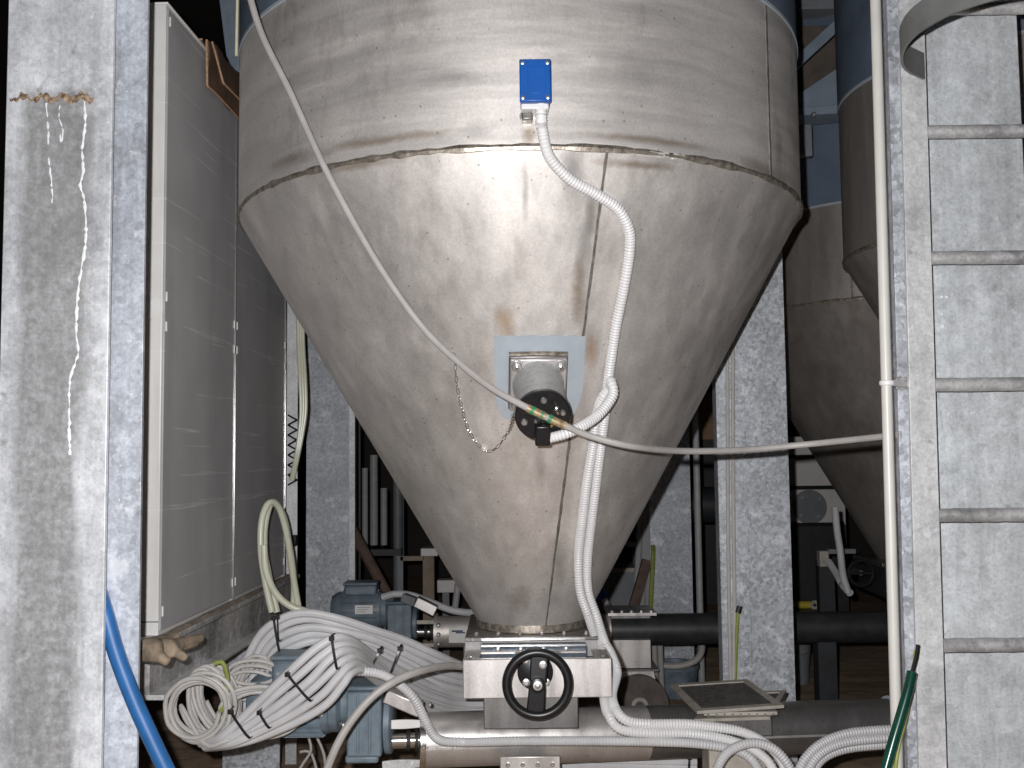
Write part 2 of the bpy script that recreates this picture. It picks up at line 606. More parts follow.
def hopper(name, cx, cy, rad, zs, zb, zo, ro, label, offx=0.0, main=False, weld_phi=(0.22,), cyl_phi=(0.95,)):
    root = empty(name, (cx, cy, zo), label, 'hopper')
    n = 128
    MB().lathe([(rad - .03, zb + .0), (rad + .002, zb), (rad + .002, TOPZ)], (cx, cy, 0), n=n, caps=False).build('painted_shell', M['blue_shell'], root)
    MB().lathe([(rad + .0005, zb + 0.02), (rad, zb), (rad, zs)], (cx, cy, 0), n=n, caps=False).build('steel_shell', M['steel'] if main else M['steel_right'], root)
    cn = MB()
    rr = []
    for i in range(25):
        t = i / 24
        rr.append([V((cx + offx * t, cy, zs + (zo - zs) * t)) + V((math.cos(2 * math.pi * k / n), math.sin(2 * math.pi * k / n), 0)) * (rad + (ro - rad) * t) for k in range(n)])
    cn.rings(rr, caps=False).build('cone', M['steel_cone'] if main else M['steel_right'], root)
    w1 = MB()
    wob_ring(w1, (cx, cy), rad + .001, zs, .008)
    w1.build('seam_weld', M['weld'], root)
    b = MB()
    b.lathe([(rad + .002, zb - .006), (rad + .005, zb - .004), (rad + .005, zb + .004), (rad + .002, zb + .006)], (cx, cy, 0), n=n, caps=False)
    b.build('paint_edge_band', M['blue_pale'], root)

    def pt(phi, z, off):
        t = min(1, max(0, (zs - z) / (zs - zo)))
        r_ = rad + (ro - rad) * t + off
        return V((cx + offx * t + math.sin(phi) * r_, cy - math.cos(phi) * r_, z))
    for ph in weld_phi:
        s = MB()
        s.sheet([[pt(ph + dx / max(.3, rad + (ro - rad) * (i / 60)), zs - .008 + (zo + .01 - zs) * i / 60, -.001) for dx in (-.0025 - .002 * random.random(), 0, .0025 + .002 * random.random())] for i in range(61)], .003, lambda p: V((0, -1, 0)))
        s.build('cone_weld', M['weld_dark'], root)
    for ph in cyl_phi:
        s = MB()
        s.sheet([[pt(ph + dx / rad, zs + .008 + (zb - zs - .016) * i / 40, -.001) for dx in (-.003 - .002 * random.random(), 0, .003 + .002 * random.random())] for i in range(41)], .0025, lambda p: V((math.sin(ph), -math.cos(ph), 0)))
        s.build('shell_weld', M['weld_dark'], root)
    return root, pt


hopA, ptA = hopper('hopper', AX, AY, RAD, Z_SEAM, Z_BLUE, Z_OUT, R_OUT,
                   'large stainless steel cone hopper in the centre with a blue box on it', OFFX, True, (0.235,), (0.865,))
# ground patches with bright reflections painted on, by the seam, right of centre
gp = MB()
for px0, px1, dy in ((603, 634, 2), (637, 668, 6), (672, 684, 8)):
    P = []
    for i in range(10):
        px = px0 + (px1 - px0) * i / 9
        yy = 150 + (px - 603) * 0.07 + dy * 0.2
        P.append([surf(px, yy + k * (3.5 + random.random() * 2) + random.uniform(-.6, .6), .001) for k in (-0.5, 0.5)])
    gp.sheet(P, .004, surf_n)
gp.build('ground_glint', M['weld_bright'], hopA)
ob_ = MB()
rb = R_OUT
ob_.lathe([(rb + .004, .02), (rb + .006, .0), (rb + .006, -.012), (rb + .0, -.014)], (AX + OFFX, AY, Z_OUT), n=64, caps=False)
ob_.build('outlet_weld', M['weld'], hopA)

root0 = V((AX, AY, Z_OUT))
br_, gy_ = (0.24, 0.15, 0.07), (0.26, 0.25, 0.24)
add_stains(M['steel_cone'], [(surf(x, y) - root0, r_, c_, k) for x, y, r_, c_, k in (
    (505, 322, (.035, .08, .05), (0.45, 0.27, 0.1), .5), (578, 292, (.02, .1, .12), br_, .6), (592, 352, (.02, .08, .05), (0.5, 0.26, 0.1), .5),
    (572, 170, (.035, .08, .07), gy_, .75), (590, 215, (.02, .08, .10), gy_, .6), (583, 250, (.02, .08, .10), gy_, .5), (525, 190, (.010, .08, .09), gy_, .55),
    (540, 470, (.02, .08, .09), gy_, .45), (560, 560, (.03, .08, .10), gy_, .45), (520, 600, (.06, .08, .05), br_, .4), (478, 590, (.04, .08, .04), gy_, .4), (640, 165, (.12, .15, .012), br_, .6), (360, 165, (.14, .15, .012), br_, .55))])
add_stains(M['steel'], [(surf(x, y) - root0, r_, c_, k) for x, y, r_, c_, k in (
    (380, 140, (.25, .2, .015), br_, .6), (290, 160, (.08, .2, .02), br_, .4), (650, 140, (.2, .2, .012), br_, .55), (760, 170, (.1, .2, .03), br_, .5), (450, 80, (.10, .1, .03), gy_, .35), (480, 130, (.05, .1, .03), gy_, .4), (528, 135, (.02, .1, .03), br_, .6), (620, 60, (.12, .1, .04), gy_, .25), (560, 60, (.06, .1, .02), gy_, .3))])

# hopper at the far right and the small one in front of it
Xc = at(907, 400, 4.8).x
zc_seam = at(820, 296, 4.05).z
zc_blue = at(815, 196, 4.05).z
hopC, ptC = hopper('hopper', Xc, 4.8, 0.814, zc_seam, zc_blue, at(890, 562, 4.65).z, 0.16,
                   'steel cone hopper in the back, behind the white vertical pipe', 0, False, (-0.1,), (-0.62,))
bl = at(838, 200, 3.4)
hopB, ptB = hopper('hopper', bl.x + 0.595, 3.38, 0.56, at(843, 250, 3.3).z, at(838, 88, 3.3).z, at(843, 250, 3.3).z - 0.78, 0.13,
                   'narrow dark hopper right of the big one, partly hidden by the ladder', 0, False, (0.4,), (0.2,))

# ------------------------------------------------------------------ columns
def vx(px, py, Y):
    return at(px, py, Y).x


# left column
xl, xr = vx(6, 100, 2.0), vx(106.5, 450, 2.0)
xr2 = vx(141.5, 450, 2.052)
lc = empty('steel_column', ((xl + xr) / 2, 2.05, 0), 'galvanised column at the far left with a rusty weld line and white drips', 'column', 'galvanised columns')
zweld = at(50, 98, 2.0).z
lp = MB().box((xl, 2.0, 0), (xr, 2.012, TOPZ))
mdl = galv('galvanised front plate', (0.70, 0.725, 0.75), dirt=(vx(20, 300, 2.0) - (xl + xr) / 2, vx(84, 300, 2.0) - (xl + xr) / 2, 0.0, zweld + 0.015), contrast=0.06, blotch=0.34, streak=0.3, metal=0.25, spangle=45)
lp.build('front_plate', mdl, lc, .002)
MB().box((xl + .02, 2.012, 0), (xl + .03, 2.2, TOPZ)).build('web', M['galv'], lc)
MB().box((xl, 2.2, 0), (xr - .035, 2.21, TOPZ)).build('rear_plate', M['galv'], lc)
MB().box((xr - .03, 2.052, 0), (xr2, 2.062, TOPZ)).build('side_angle', M['galv'], lc, .001)
MB().box((xr - .03, 2.012, 0), (xr - .025, 2.052, TOPZ)).build('web', M['galv'], lc)
rw = MB()
NW = 90
hw_ = .006
for i in range(NW):
    p = at(9 + i * 85 / (NW - 1), 98 + 2.2 * math.sin(i * .31) + 1.2 * math.sin(i * .9) + random.uniform(-.5, .5), 2.0)
    hw_ = min(.0095, max(.0025, hw_ + random.uniform(-.0018, .0018)))
    q = hw_ * (0.4 if i in (0, NW - 1) else 1)
    if i == 0: rr = []
    rr.append([V((p.x, 2.001, p.z)) + V((0, -abs(math.cos(a)) * q * .4, math.sin(a) * q)) for a in (-1.57, -.8, 0, .8, 1.57)])
rw.rings(rr).build('rusty_weld', M['rust'], lc)
for (pp, wd) in (([(46, 103), (48, 130), (49, 160), (52, 190), (52, 203)], .0026), ([(84, 100), (85, 122), (82, 150), (83, 172), (80, 185), (84, 200), (86, 235), (82, 265), (78, 290), (76, 330), (78, 352), (70, 380), (69, 420), (70, 455)], .0036),
                 ([(60, 104), (59, 118), (63, 130), (61, 142), (60, 133)], .002)):
    d = MB()
    P = spline([at(a, b, 1.9995) for a, b in pp], .006)
    rr = []
    for p in P:
        q = wd * random.uniform(.25, 1.25)
        p = V((p.x + random.uniform(-.0008, .0008), 2.0005, p.z))
        rr.append([p + V((math.cos(a) * q, -max(0, math.sin(a)) * q * .5, 0)) for a in (0, .8, 1.57, 2.34, 3.14)])
    d.rings(rr).build('zinc_drip', M['zinc_run'], lc)

# right column behind the ladder
rx0, rx1 = vx(920, 300, 2.32), vx(1019, 60, 2.32)
rc = empty('steel_column', ((rx0 + rx1) / 2, 2.4, 0), 'broad galvanised column behind the ladder rungs at the right edge', 'column', 'galvanised columns')
MB().box((rx0, 2.32, 0), (rx1, 2.332, TOPZ)).build('front_plate', galv('galvanised wide plate', (0.67, 0.705, 0.72), spangle=40, contrast=0.05, blotch=0.26, streak=0.22, metal=0.25), rc, .002)
MB().box((rx0 + .1, 2.332, 0), (rx0 + .11, 2.52, TOPZ)).build('web', M['galv'], rc)
MB().box((rx0, 2.52, 0), (rx1, 2.532, TOPZ)).build('rear_plate', M['galv'], rc)
st = MB()
for (px, py) in ((942, 297), (947, 297), (942, 314), (943, 326)):
    p = at(px, py, 2.32)
    st.lathe([(.004, 0), (.003, .004), (.0005, .006)], (p.x, 2.321, p.z), (0, -1, 0), 10)
st.build('weld_spatter', M['zinc_run'], rc)

# column right of the cone
def column(x0, x1, Y, label, ribs=(), depth=.2):
    c = empty('steel_column', ((x0 + x1) / 2, Y + depth / 2, 0), label, 'column', 'galvanised columns')
    MB().box((x0, Y, 0), (x1, Y + .01, TOPZ)).build('front_plate', M['galv_spangle'], c, .002)
    MB().box((x0 + .03, Y + .01, 0), (x0 + .04, Y + depth, TOPZ)).build('web', M['galv'], c)
    MB().box((x1 - .01, Y + .01, 0), (x1, Y + depth, TOPZ)).build('side_plate', M['galv_spangle'], c)
    MB().box((x0 + .03, Y + depth, 0), (x1 - .01, Y + depth + .01, TOPZ)).build('rear_plate', M['galv'], c)
    for a, b in ribs:
        MB().box((a, Y - .004, 0), (b, Y, TOPZ)).build('cover_strip', M['galv_spangle'], c, .001)
    return c


cx0, cx1 = vx(718.5, 500, 3.5), vx(789.5, 500, 3.5)
colR = column(cx0, cx1, 3.5, 'spangled galvanised column right of the cone with grey conduits on it', ((vx(747, 500, 3.5), cx1),))
c2 = column(vx(306, 500, 4.95), vx(352, 500, 4.95) - 0.01, 4.95, 'grey galvanised column between the cabinets and the cone')
MB().box((vx(352, 500, 4.95) - 0.012, 4.93, 0), (vx(353.5, 500, 4.95) + 0.01, 4.95, TOPZ)).build('edge_angle', M['galv_pale'], c2, .001)
c3 = column(vx(650, 550, 5.3), vx(692, 550, 5.3), 5.3, 'galvanised column seen behind the black pipe, left of the nearer column')

# ------------------------------------------------------------------ switch cabinets
CD = V((0.033, 1, 0)).normalized()      # direction along the row of cabinets
CNX = V((CD.y, -CD.x, 0))               # outward, towards the hopper
c0 = at(163, 400, 2.6); c0.z = 0
ZC0 = at(163, 636, 2.6).z
ZC1 = at(166, 3, 2.6).z


def cabp(u, o, z):       # u along the row, o outward from the side face
    return c0 + CD * u + CNX * o + V((0, 0, z))


def cab_box(mb, u0, u1, o0, o1, z0, z1):
    return mb.hexa([cabp(u0, o0, z0), cabp(u0, o1, z0), cabp(u1, o1, z0), cabp(u1, o0, z0), cabp(u0, o0, z1), cabp(u0, o1, z1), cabp(u1, o1, z1), cabp(u1, o0, z1)])


def cabinet(u0, u1, label, first):
    r_ = empty('switch_cabinet', cabp(u0, -.2, ZC0), label, 'cabinet', 'row of switch cabinets')
    cab_box(MB(), u0 + .002, u1 - .002, -.4, -.006, ZC0, ZC1).build('body', M['cabinet'], r_, .003)
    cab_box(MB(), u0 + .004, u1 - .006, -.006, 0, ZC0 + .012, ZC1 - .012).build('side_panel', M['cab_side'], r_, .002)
    cab_box(MB(), u0 + .004, u1 - .004, -.395, -.002, ZC1, ZC1 + .006).build('roof', M['cabinet'], r_, .002)
    zz = [at(163, y, 2.6).z for y in (20, 296, 326, 612)]
    for z in zz:
        for uu in (u0 + .012, u1 - .016):
            cab_box(MB(), uu - .0035, uu + .0035, 0, .004, z - .013, z + .013).build('clip', M['label'], r_, .001)
    cab_box(MB(), u1 - .0055, u1 - .0015, -.006, .003, ZC0, ZC1).build('edge_strip', M['chrome'], r_)
    return r_


def cu(px):
    return 2.6 * 382 / (545 - px) - 2.6


cab1 = cabinet(0, cu(235), 'pale grey switch cabinet nearest the left column, white end face', True)
cab2 = cabinet(cu(235), cu(285.5), 'pale grey switch cabinet farther back, behind the white ended one', False)
za, zb_ = at(152, 314, 2.6).z, at(152, 299, 2.6).z
cab_box(MB(), -.002, .004, -.06, -.004, za, zb_).build('joint_cover', M['label'], cab1, .001)
zk = at(152, 622, 2.6).z
cab_box(MB(), -.0015, .003, -.2, -.006, zk - .0015, zk + .0015).build('plinth_line', M['mach_grey'], cab1)

# beam that carries the cabinets
bm_ = empty('steel_beam', cabp(.3, -.1, ZC0 - .14), 'dusty galvanised channel beam under the switch cabinets', 'beam')
UB0, UB1 = -.10, cu(292)
cab_box(MB(), UB0, UB1, -.35, .035, ZC0 - .014, ZC0).build('upper_flange', M['galv_dirty'], bm_, .002)
cab_box(MB(), UB0, UB1, .0, .014, ZC0 - .125, ZC0 - .014).build('web', M['galv_dirty'], bm_, .001)
cab_box(MB(), UB0, UB1, -.06, .05, ZC0 - .138, ZC0 - .125).build('lower_flange', M['galv_pale'], bm_, .002)
cab_box(MB(), UB0 + .001, UB0 + .01, -.3, .0, ZC0 - .125, ZC0 - .014).build('end_plate', M['galv_dirty'], bm_, .001)
du = MB()
P = []
for i in range(60):
    u = .02 + (UB1 - .06) * i / 59
    P.append([cabp(u, o, ZC0 + (.001 if k in (0, 3) else .006 + random.uniform(-.003, .004))) for k, o in enumerate((.001, .010, .020, .031 + random.uniform(-.008, .003)))])
du.sheet(P, -.0009, (0, 0, 1))
tag(du.build('dust_drift', M['dust']), 'brown dust lying along the ledge under the cabinets', 'dust', None, 'stuff')
# posts under the beam
for i, u in enumerate((.98,)):
    p = cabp(u, -.05, 0)
    pst = empty('beam_post', (p.x, p.y, 0), ('galvanised post under the cabinet beam, below the coiled cables', 'galvanised post under the far end of the cabinet beam')[i], 'post')
    MB().box((-.1, -.005, 0.008), (.1, .005, ZC0 - .138), None, V((p.x, p.y, 0))).build('flange', M['galv_spangle'], pst, .001)
    MB().box((-.005, .005, 0.008), (.005, .1, ZC0 - .138), None, V((p.x, p.y, 0))).build('web', M['galv_spangle'], pst)
    MB().box((-.12, -.04, 0), (.12, .12, .008), None, V((p.x, p.y, 0))).build('base_plate', M['galv_spangle'], pst)

# cardboard on the cabinet tops, hanging over the side
cb = empty('cardboard_box', cabp(.5, 0, ZC1 + .006), 'flattened brown cardboard box hanging over the cabinet top edge', 'cardboard box')
u0, u1 = cu(199), cu(245)


def cardsheet(o0, o1, z0, z1, ua, ub, jag=0.0, th=.004, name='flap', mat='card'):
    s = MB()
    P = []
    for i in range(20):
        u = ua + (ub - ua) * i / 19
        P.append([cabp(u, o0 + (o1 - o0) * k / 5 + .004 * math.sin(i * .7 + k), z0 + (z1 - z0) * k / 5 + (random.uniform(-jag, jag) if k in (0, 5) else 0)) for k in range(6)])
    return s.sheet(P, th, CNX)


cardsheet(.012, .014, ZC1 + .01, ZC1 - .125, u0, u1, .003).build('inner_panel', M['card'], cb)
cardsheet(.020, .055, ZC1 + .012, ZC1 - .11, u0 + .02, u1, .004).build('outer_panel', M['card'], cb)
P = [[cabp(u0 + (u1 - u0) * i / 8, -.3 + k * .05, ZC1 + .0075) for k in range(7)] for i in range(9)]
MB().sheet(P, .004, (0, 0, 1)).build('top_panel', M['card'], cb)
e = MB()
e.tube([cabp(u0 - .002, .012, ZC1 + .012), cabp(u0 - .003, .014, ZC1 - .06), cabp(u0 - .001, .015, ZC1 - .128)], .0035, 8)
e.tube([cabp(u0 + .018, .022, ZC1 + .014), cabp(u0 + .016, .04, ZC1 - .05), cabp(u0 + .02, .056, ZC1 - .112)], .003, 8)
e.tube([cabp(u0 - .001, .017, ZC1 - .128), cabp(u0 + .1, .02, ZC1 - .126), cabp(u1, .02, ZC1 - .128)], .003, 8)
e.tube([cabp(u0 + .02, .057, ZC1 - .112), cabp((u0 + u1) / 2, .06, ZC1 - .108), cabp(u1, .06, ZC1 - .112)], .003, 8)
e.tube([cabp(u0 - .002, .0, ZC1 + .014), cabp(u0 - .002, -.04, ZC1 + .014), cabp(u0 - .002, -.1, ZC1 + .012)], .003, 8)
e.build('torn_edge', M['card_edge'], cb)

# glove on the beam (skin chain: palm plus five curled fingers and cuff)
def skin_obj(name, mat, chains, parent=None):
    verts, edges, rad = [], [], []
    for ch in chains:
        base = None
        for j, (p, r_) in enumerate(ch):
            if isinstance(p, int):
                prev = p
                continue
            verts.append(V(p)); rad.append(r_)
            k = len(verts) - 1
            if j > 0:
                edges.append((prev, k))
            prev = k
    lo = V((sum(v.x for v in verts) / len(verts), sum(v.y for v in verts) / len(verts), min(v.z for v in verts) - .008))
    me = bpy.data.meshes.new(name)
    me.from_pydata([v - lo for v in verts], edges, [])
    ob = bpy.data.objects.new(name, me)
    COL.objects.link(ob)
    ob.location = lo
    ob.modifiers.new('skin', 'SKIN').use_smooth_shade = True
    for i, d in enumerate(me.skin_vertices[0].data):
        d.radius = rad[i] if isinstance(rad[i], tuple) else (rad[i], rad[i])
    me.skin_vertices[0].data[0].use_root = True
    s = ob.modifiers.new('sub', 'SUBSURF'); s.levels = 2; s.render_levels = 2
    me.materials.append(mat)
    return ob


def gl(px, py, h=.02):
    u = -.05 + (px - 140) * .0022
    p = atz(px, py, ZC0 + h)
    return p


gz = ZC0
ch = [
    [(gl(136, 652), .034), (gl(152, 651, .026), .030), (gl(170, 650, .024), .026)],
]
glove = skin_obj('work_glove', M['glove'], [
    [(gl(134, 649, .03), (.018, .028)), (gl(150, 650, .03), (.018, .028)), (gl(168, 649, .028), (.016, .024))],
    [(2, 0), (gl(182, 643, .024), .0145), (gl(193, 640, .020), .013), (gl(202, 637.5, .018), .012)],
    [(2, 0), (gl(180, 646, .018), .013), (gl(190, 644, .014), .012), (gl(197, 642, .012), .011)],
    [(2, 0), (gl(176, 652, .020), .0115), (gl(182, 656, .014), .0105), (gl(187, 660, .004), .0095)],
    [(1, 0), (gl(162, 658, .016), .012), (gl(166, 661, .010), .011), (gl(169, 663, .006), .010)],
    [(1, 0), (gl(160, 640, .036), .013), (gl(170, 638, .032), .012), (gl(178, 637, .028), .011)],
])
tag(glove, 'brown leather work glove lying on the beam below the cabinet', 'glove')

# ------------------------------------------------------------------ blue junction box on the hopper
p_ = surf(535, 80)
jb = empty('junction_box', (p_.x, p_.y, at(535, 103, p_.y - .04).z), 'blue sensor box with a metal foot fixed high on the hopper wall', 'box')
yf = p_.y - .062
x0, x1 = vx(519.5, 80, yf), vx(551, 80, yf)
z0, z1 = at(535, 101, yf).z, at(535, 59, yf).z
MB().box((x0 + .002, yf + .014, z0), (x1 - .002, p_.y + .006, z1)).build('body', M['blue_box'], jb, .004)
lid = MB().box((x0, yf, z0 - .001), (x1, yf + .014, z1 + .001)).build('lid', M['blue_box'], jb, .003)
MB().box((x0 + .018, yf - .0012, (z0 + z1) / 2 - .03), (x1 - .012, yf, (z0 + z1) / 2 + .03)).build('raised_panel', M['blue_box'], lid, .001)
for sx in (x0 + .007, x1 - .007):
    for sz in (z0 + .008, z1 - .008):
        MB().lathe([(.0045, 0), (.0045, .002), (.002, .003)], (sx, yf + .0005, sz), (0, -1, 0), 14).build('screw', M['bolt'], jb)
MB().box((x0 + .003, yf + .012, z0 - .013), (x1 - .005, p_.y, z0)).build('lower_housing', M['conduit_white'], jb, .003)
xg = vx(541, 105, yf + .02)
MB().lathe([(.013, 0), (.013, .012), (.0115, .014), (.0115, .026)], (xg, yf + .024, z0), (0, 0, -1), 16).build('gland', M['conduit_white'], jb)
MB().lathe([(.009, 0), (.013, .006), (.013, .016), (.007, .022)], (vx(525, 112, yf + .04), yf + .045, z0 - .008), (0.1, 0, -1), 8).build('mounting_nut', M['bolt'], jb)
MB().box((vx(522, 112, yf), yf + .03, z0 - .03), (vx(533, 112, yf), p_.y + .002, z0 - .014)).build('mounting_foot', M['steel_dark'], jb, .003)

# ------------------------------------------------------------------ level sensor with painted patch
patch = []
for i in range(17):
    t = i / 16
    y = 335.5 + 83 * t
    xa = 494 + 2 * t + (8 * max(0, (t - .75) / .25) ** 1.6)
    xb = 585.5 - 5 * t - (10 * max(0, (t - .7) / .3) ** 1.5)
    patch.append([surf(xa + (xb - xa) * k / 16, y + (.5 * math.sin(k * 1.7)) * (t in (0, 1)), .0008) for k in range(17)])
MB().sheet(patch, .0012, surf_n).build('painted_patch', M['blue_pale'], hopA)

sp = surf(537.5, 381)
sn = surf_n(sp)
su = V((0, 0, 1)).cross(sn).normalized() * -1
if su.x < 0: su = -su
sv = sn.cross(su)
if sv.z < 0: sv = -sv


def sl(a, b, c):
    return sp + su * a + sv * b + sn * c


def sbox(mb, a0, a1, b0, b1, c0_, c1):
    return mb.hexa([sl(a0, b0, c0_), sl(a1, b0, c0_), sl(a1, b1, c0_), sl(a0, b1, c0_), sl(a0, b0, c1), sl(a1, b0, c1), sl(a1, b1, c1), sl(a0, b1, c1)])


ls = empty('level_sensor', sl(0, 0, 0), 'cylindrical level sensor with black cap bolted to the cone', 'sensor')
hw = .072
sbox(MB(), -hw, hw, -hw, hw, .002, .013).build('back_plate', M['steel_dark'], ls, .002)
sbox(MB(), -hw + .003, hw - .003, -hw, hw - .004, .013, .022).build('flange', M['steel_clean'], ls, .003)
w_ = MB()
w_.tube([sl(-hw, hw + .002, .004), sl(0, hw + .004, .005), sl(hw, hw + .002, .004)], .006, 8)
w_.build('weld', M['weld'], ls)
for a in (-1, 1):
    for b in (-1, 1):
        p = sl(a * .053, b * .053, .022)
        bo = MB().lathe([(.017, 0), (.017, .003), (.0135, .0035), (.0135, .013), (.0115, .015)], p, sn, 6).build('bolt', M['bolt'], ls, .0006)
        MB().lathe([(.005, 0), (.005, .008), (.004, .009)], p + sn * .015, sn, 12).build('stud', M['chrome'], bo)
LEN = .150
MB().lathe([(.064, .0), (.060, .006), (.060, LEN), (.052, LEN)], sl(0, 0, .022), sn, 48).build('barrel', simple('cast grey', (0.40, 0.405, 0.40), 0.55, 0.3, 0.15, 90, 0.3), ls)
LC = .022 + LEN
cap = MB().lathe([(.058, 0), (.065, .002), (.065, .012), (.062, .015), (.0, .0155)], sl(0, -.001, LC), sn, 48).build('cap', M['black'], ls)
for ang, rr_, sz in ((90, .040, .0075), (-160, .046, .0080), (10, .046, .007), (-142, .022, .004), (-40, .03, .0035)):
    p = sl(math.cos(R(ang)) * rr_, math.sin(R(ang)) * rr_, LC + .014)
    MB().lathe([(sz, 0), (sz, .004), (sz * .7, .007)], p, sn, 12).build('screw', M['bolt'], cap)
p0 = sl(.028, .03, LC + .012)
MB().cyl(p0, p0 + sn * .03 + V((0.003, 0, -.01)), .0035, 10).lathe([(.007, 0), (.007, .006), (.004, .008)], p0 + sn * .028, sn, 12).build('terminal_post', M['chrome'], cap)
for a, b in ((-.012, -.026), (.018, -.022)):
    MB().lathe([(.0035, 0), (.0035, .01)], sl(a, b, LC + .014), sn, 10).build('brass_pin', simple('brass', (0.7, 0.45, 0.12), 0.35, 0.8), cap)
plug = sbox(MB(), -.019, .016, -.064, -.012, LC + .012, LC + .045).build('plug', M['black'], ls, .004)
sbox(MB(), -.006, .006, -.012, .006, LC + .012, LC + .03).build('plug_tongue', M['black'], plug, .002)
lug = MB()
lug.bar(sl(-.06, .005, LC - .01), sl(-.046, -.014, LC + .012), .016, .004, up=sn)
lug.build('chain_lug', M['bolt'], ls, .001)

# chain
cpts = [surf(455, 352, .004), surf(456, 366, .005), surf(458, 385, .005), surf(463, 408, .005), surf(469, 428, .005), surf(479, 444, .006), surf(489, 450, .008), surf(499, 444, .012), surf(506, 432, .02), surf(511, 420, .05),
        sl(-.066, -.004, LC - .012)]
S = spline(cpts, .004)
cm = MB()
acc, last, k = 0, S[0], 0
Lk = .0135
marks = [S[0]]
for i in range(1, len(S)):
    if (S[i] - marks[-1]).length >= Lk:
        marks.append(S[i])
for i in range(len(marks) - 1):
    a, b = marks[i], marks[i + 1]
    d = (b - a).normalized()
    n1 = surf_n((a + b) / 2)
    s_ = d.cross(n1).normalized()
    if i % 2: s_ = d.cross(s_).normalized()
    c = (a + b) / 2
    hl, hwid = Lk * .62, .0038
    P = [c + d * (hl * math.cos(t)) + s_ * (hwid * math.sin(t)) for t in [2 * math.pi * j / 12 for j in range(12)]]
    rr = []
    for j in range(12):
        rad_ = (P[j] - c).normalized()
        o = d.cross(s_).normalized()
        rr.append([P[j] + (rad_ * math.cos(q) + o * math.sin(q)) * .0013 for q in (0, 1.047, 2.094, 3.14, 4.19, 5.236)])
    cm.rings(rr, closed=True)
tag(cm.build('link_chain', M['chrome']), 'thin bright steel chain hanging on the cone left of the level sensor', 'chain')

# ------------------------------------------------------------------ conduits on the hopper
CR = .0135
condA = [V((xg, yf + .024, z0 - .02)), V((xg, yf + .024, z0 - .035))] + [surf(px, py, .02) for px, py in ((541, 130), (548, 154), (568, 177), (594, 192), (615, 207), (625.5, 228), (626, 250), (620.5, 285), (613.5, 320), (608.5, 350))] + \
        [surf(px, py, .018) for px, py in ((605, 380), (602, 410), (598, 440), (593, 480), (588, 520), (584, 555))] + \
        path((588, 590, 2.79), (596, 615, 2.80), (604, 640, 2.83), (612, 655, 2.84), (617, 672, 2.82), (612, 694, 2.74), (616, 710, 2.66), (628, 721, 2.63), (650, 724, 2.64), (685, 724, 2.65), (715, 727, 2.66), (742, 732, 2.66), (763, 742, 2.64), (779, 757, 2.62), (787, 775, 2.6), (792, 800, 2.58))
tag(MB().tube(condA, CR, 10, .13).build('conduit', M['conduit_white']), 'white corrugated conduit running down from the blue box on the hopper', 'conduit')
pb = sl(.010, -.050, LC + .032)
yb_ = pb.y
condB = [pb] + path((566, 433.5, yb_ + .005), (583, 425.5, yb_ + .03), (597, 416, yb_ + .06), (607, 405, yb_ + .08), (613.5, 393, yb_ + .095), (611, 382, yb_ + .11)) + [surf(604, 382, .035), surf(598.5, 392, .028)] + \
        [surf(px, py, .018) for px, py in ((594.5, 408), (590.5, 440), (584, 480), (579, 520), (575.5, 553))] + \
        path((580, 590, 2.75), (588, 615, 2.77), (597, 642, 2.83), (603, 656, 2.86), (606, 680, 2.82), (604, 696, 2.72), (608, 714, 2.65), (620, 729, 2.63), (650, 733, 2.63), (685, 733, 2.64), (715, 737, 2.65), (738, 743, 2.64), (757, 752, 2.62), (772, 768, 2.6), (780, 800, 2.58))
tag(MB().tube(condB, CR * .97, 10, .13).build('conduit', M['conduit_white']), 'white corrugated conduit looping out of the level sensor plug', 'conduit')
condC = path((338, 672, 2.58), (355, 671, 2.57), (380, 674, 2.56), (400, 685, 2.56), (415, 700, 2.57), (426, 722, 2.60), (438, 739, 2.62), (465, 742, 2.63), (520, 741, 2.63), (600, 741, 2.63), (660, 742, 2.63), (700, 744, 2.63), (735, 750, 2.63), (752, 760, 2.6), (764, 780, 2.58))
tag(MB().tube(condC, .0125, 10, .13).build('conduit', M['conduit']), 'grey conduit lying along the front of the lower screw conveyor', 'conduit')
arcs = [((712, 790, 2.57), (719, 765, 2.57), (731, 750, 2.57), (752, 743, 2.57), (772, 748, 2.57), (787, 763, 2.57), (797, 785, 2.57)),
        ((724, 790, 2.585), (730, 770, 2.585), (738, 757, 2.585), (753, 751, 2.585), (768, 757, 2.585), (779, 768, 2.585), (786, 790, 2.585))]
for a in arcs[:1]:
    tag(MB().tube(path(*a), .0125, 10, .13).build('conduit', M['conduit']), 'grey conduit bent into a low arch at the bottom right of centre', 'conduit')
for i, (dy, dz) in enumerate(((0, 0), (8.5, -.005), (15, .02))):
    pp = path((903, 729 + dy, 2.66 + dz), (880, 730 + dy, 2.66 + dz), (850, 733 + dy, 2.65 + dz), (828, 740 + dy, 2.64 + dz), (811 + dy * .3, 752 + dy, 2.62 + dz), (799 + dy * .8, 770 + dy, 2.6 + dz), (793 + dy, 800, 2.58 + dz))
    tag(MB().tube(pp, .0125, 10, .13).build('conduit', M['conduit']), 'grey conduit of the group curving down beside the white vertical pipe', 'conduit', 'conduits curving down beside the white pipe')
# clips on conduits
def ring_tie(c, axis, ra, name, mat, label, cat, r=.0016):
    return tag(MB().torus(c, axis, ra, r, 28, 8, 1.8).build(name, mat), label, cat)


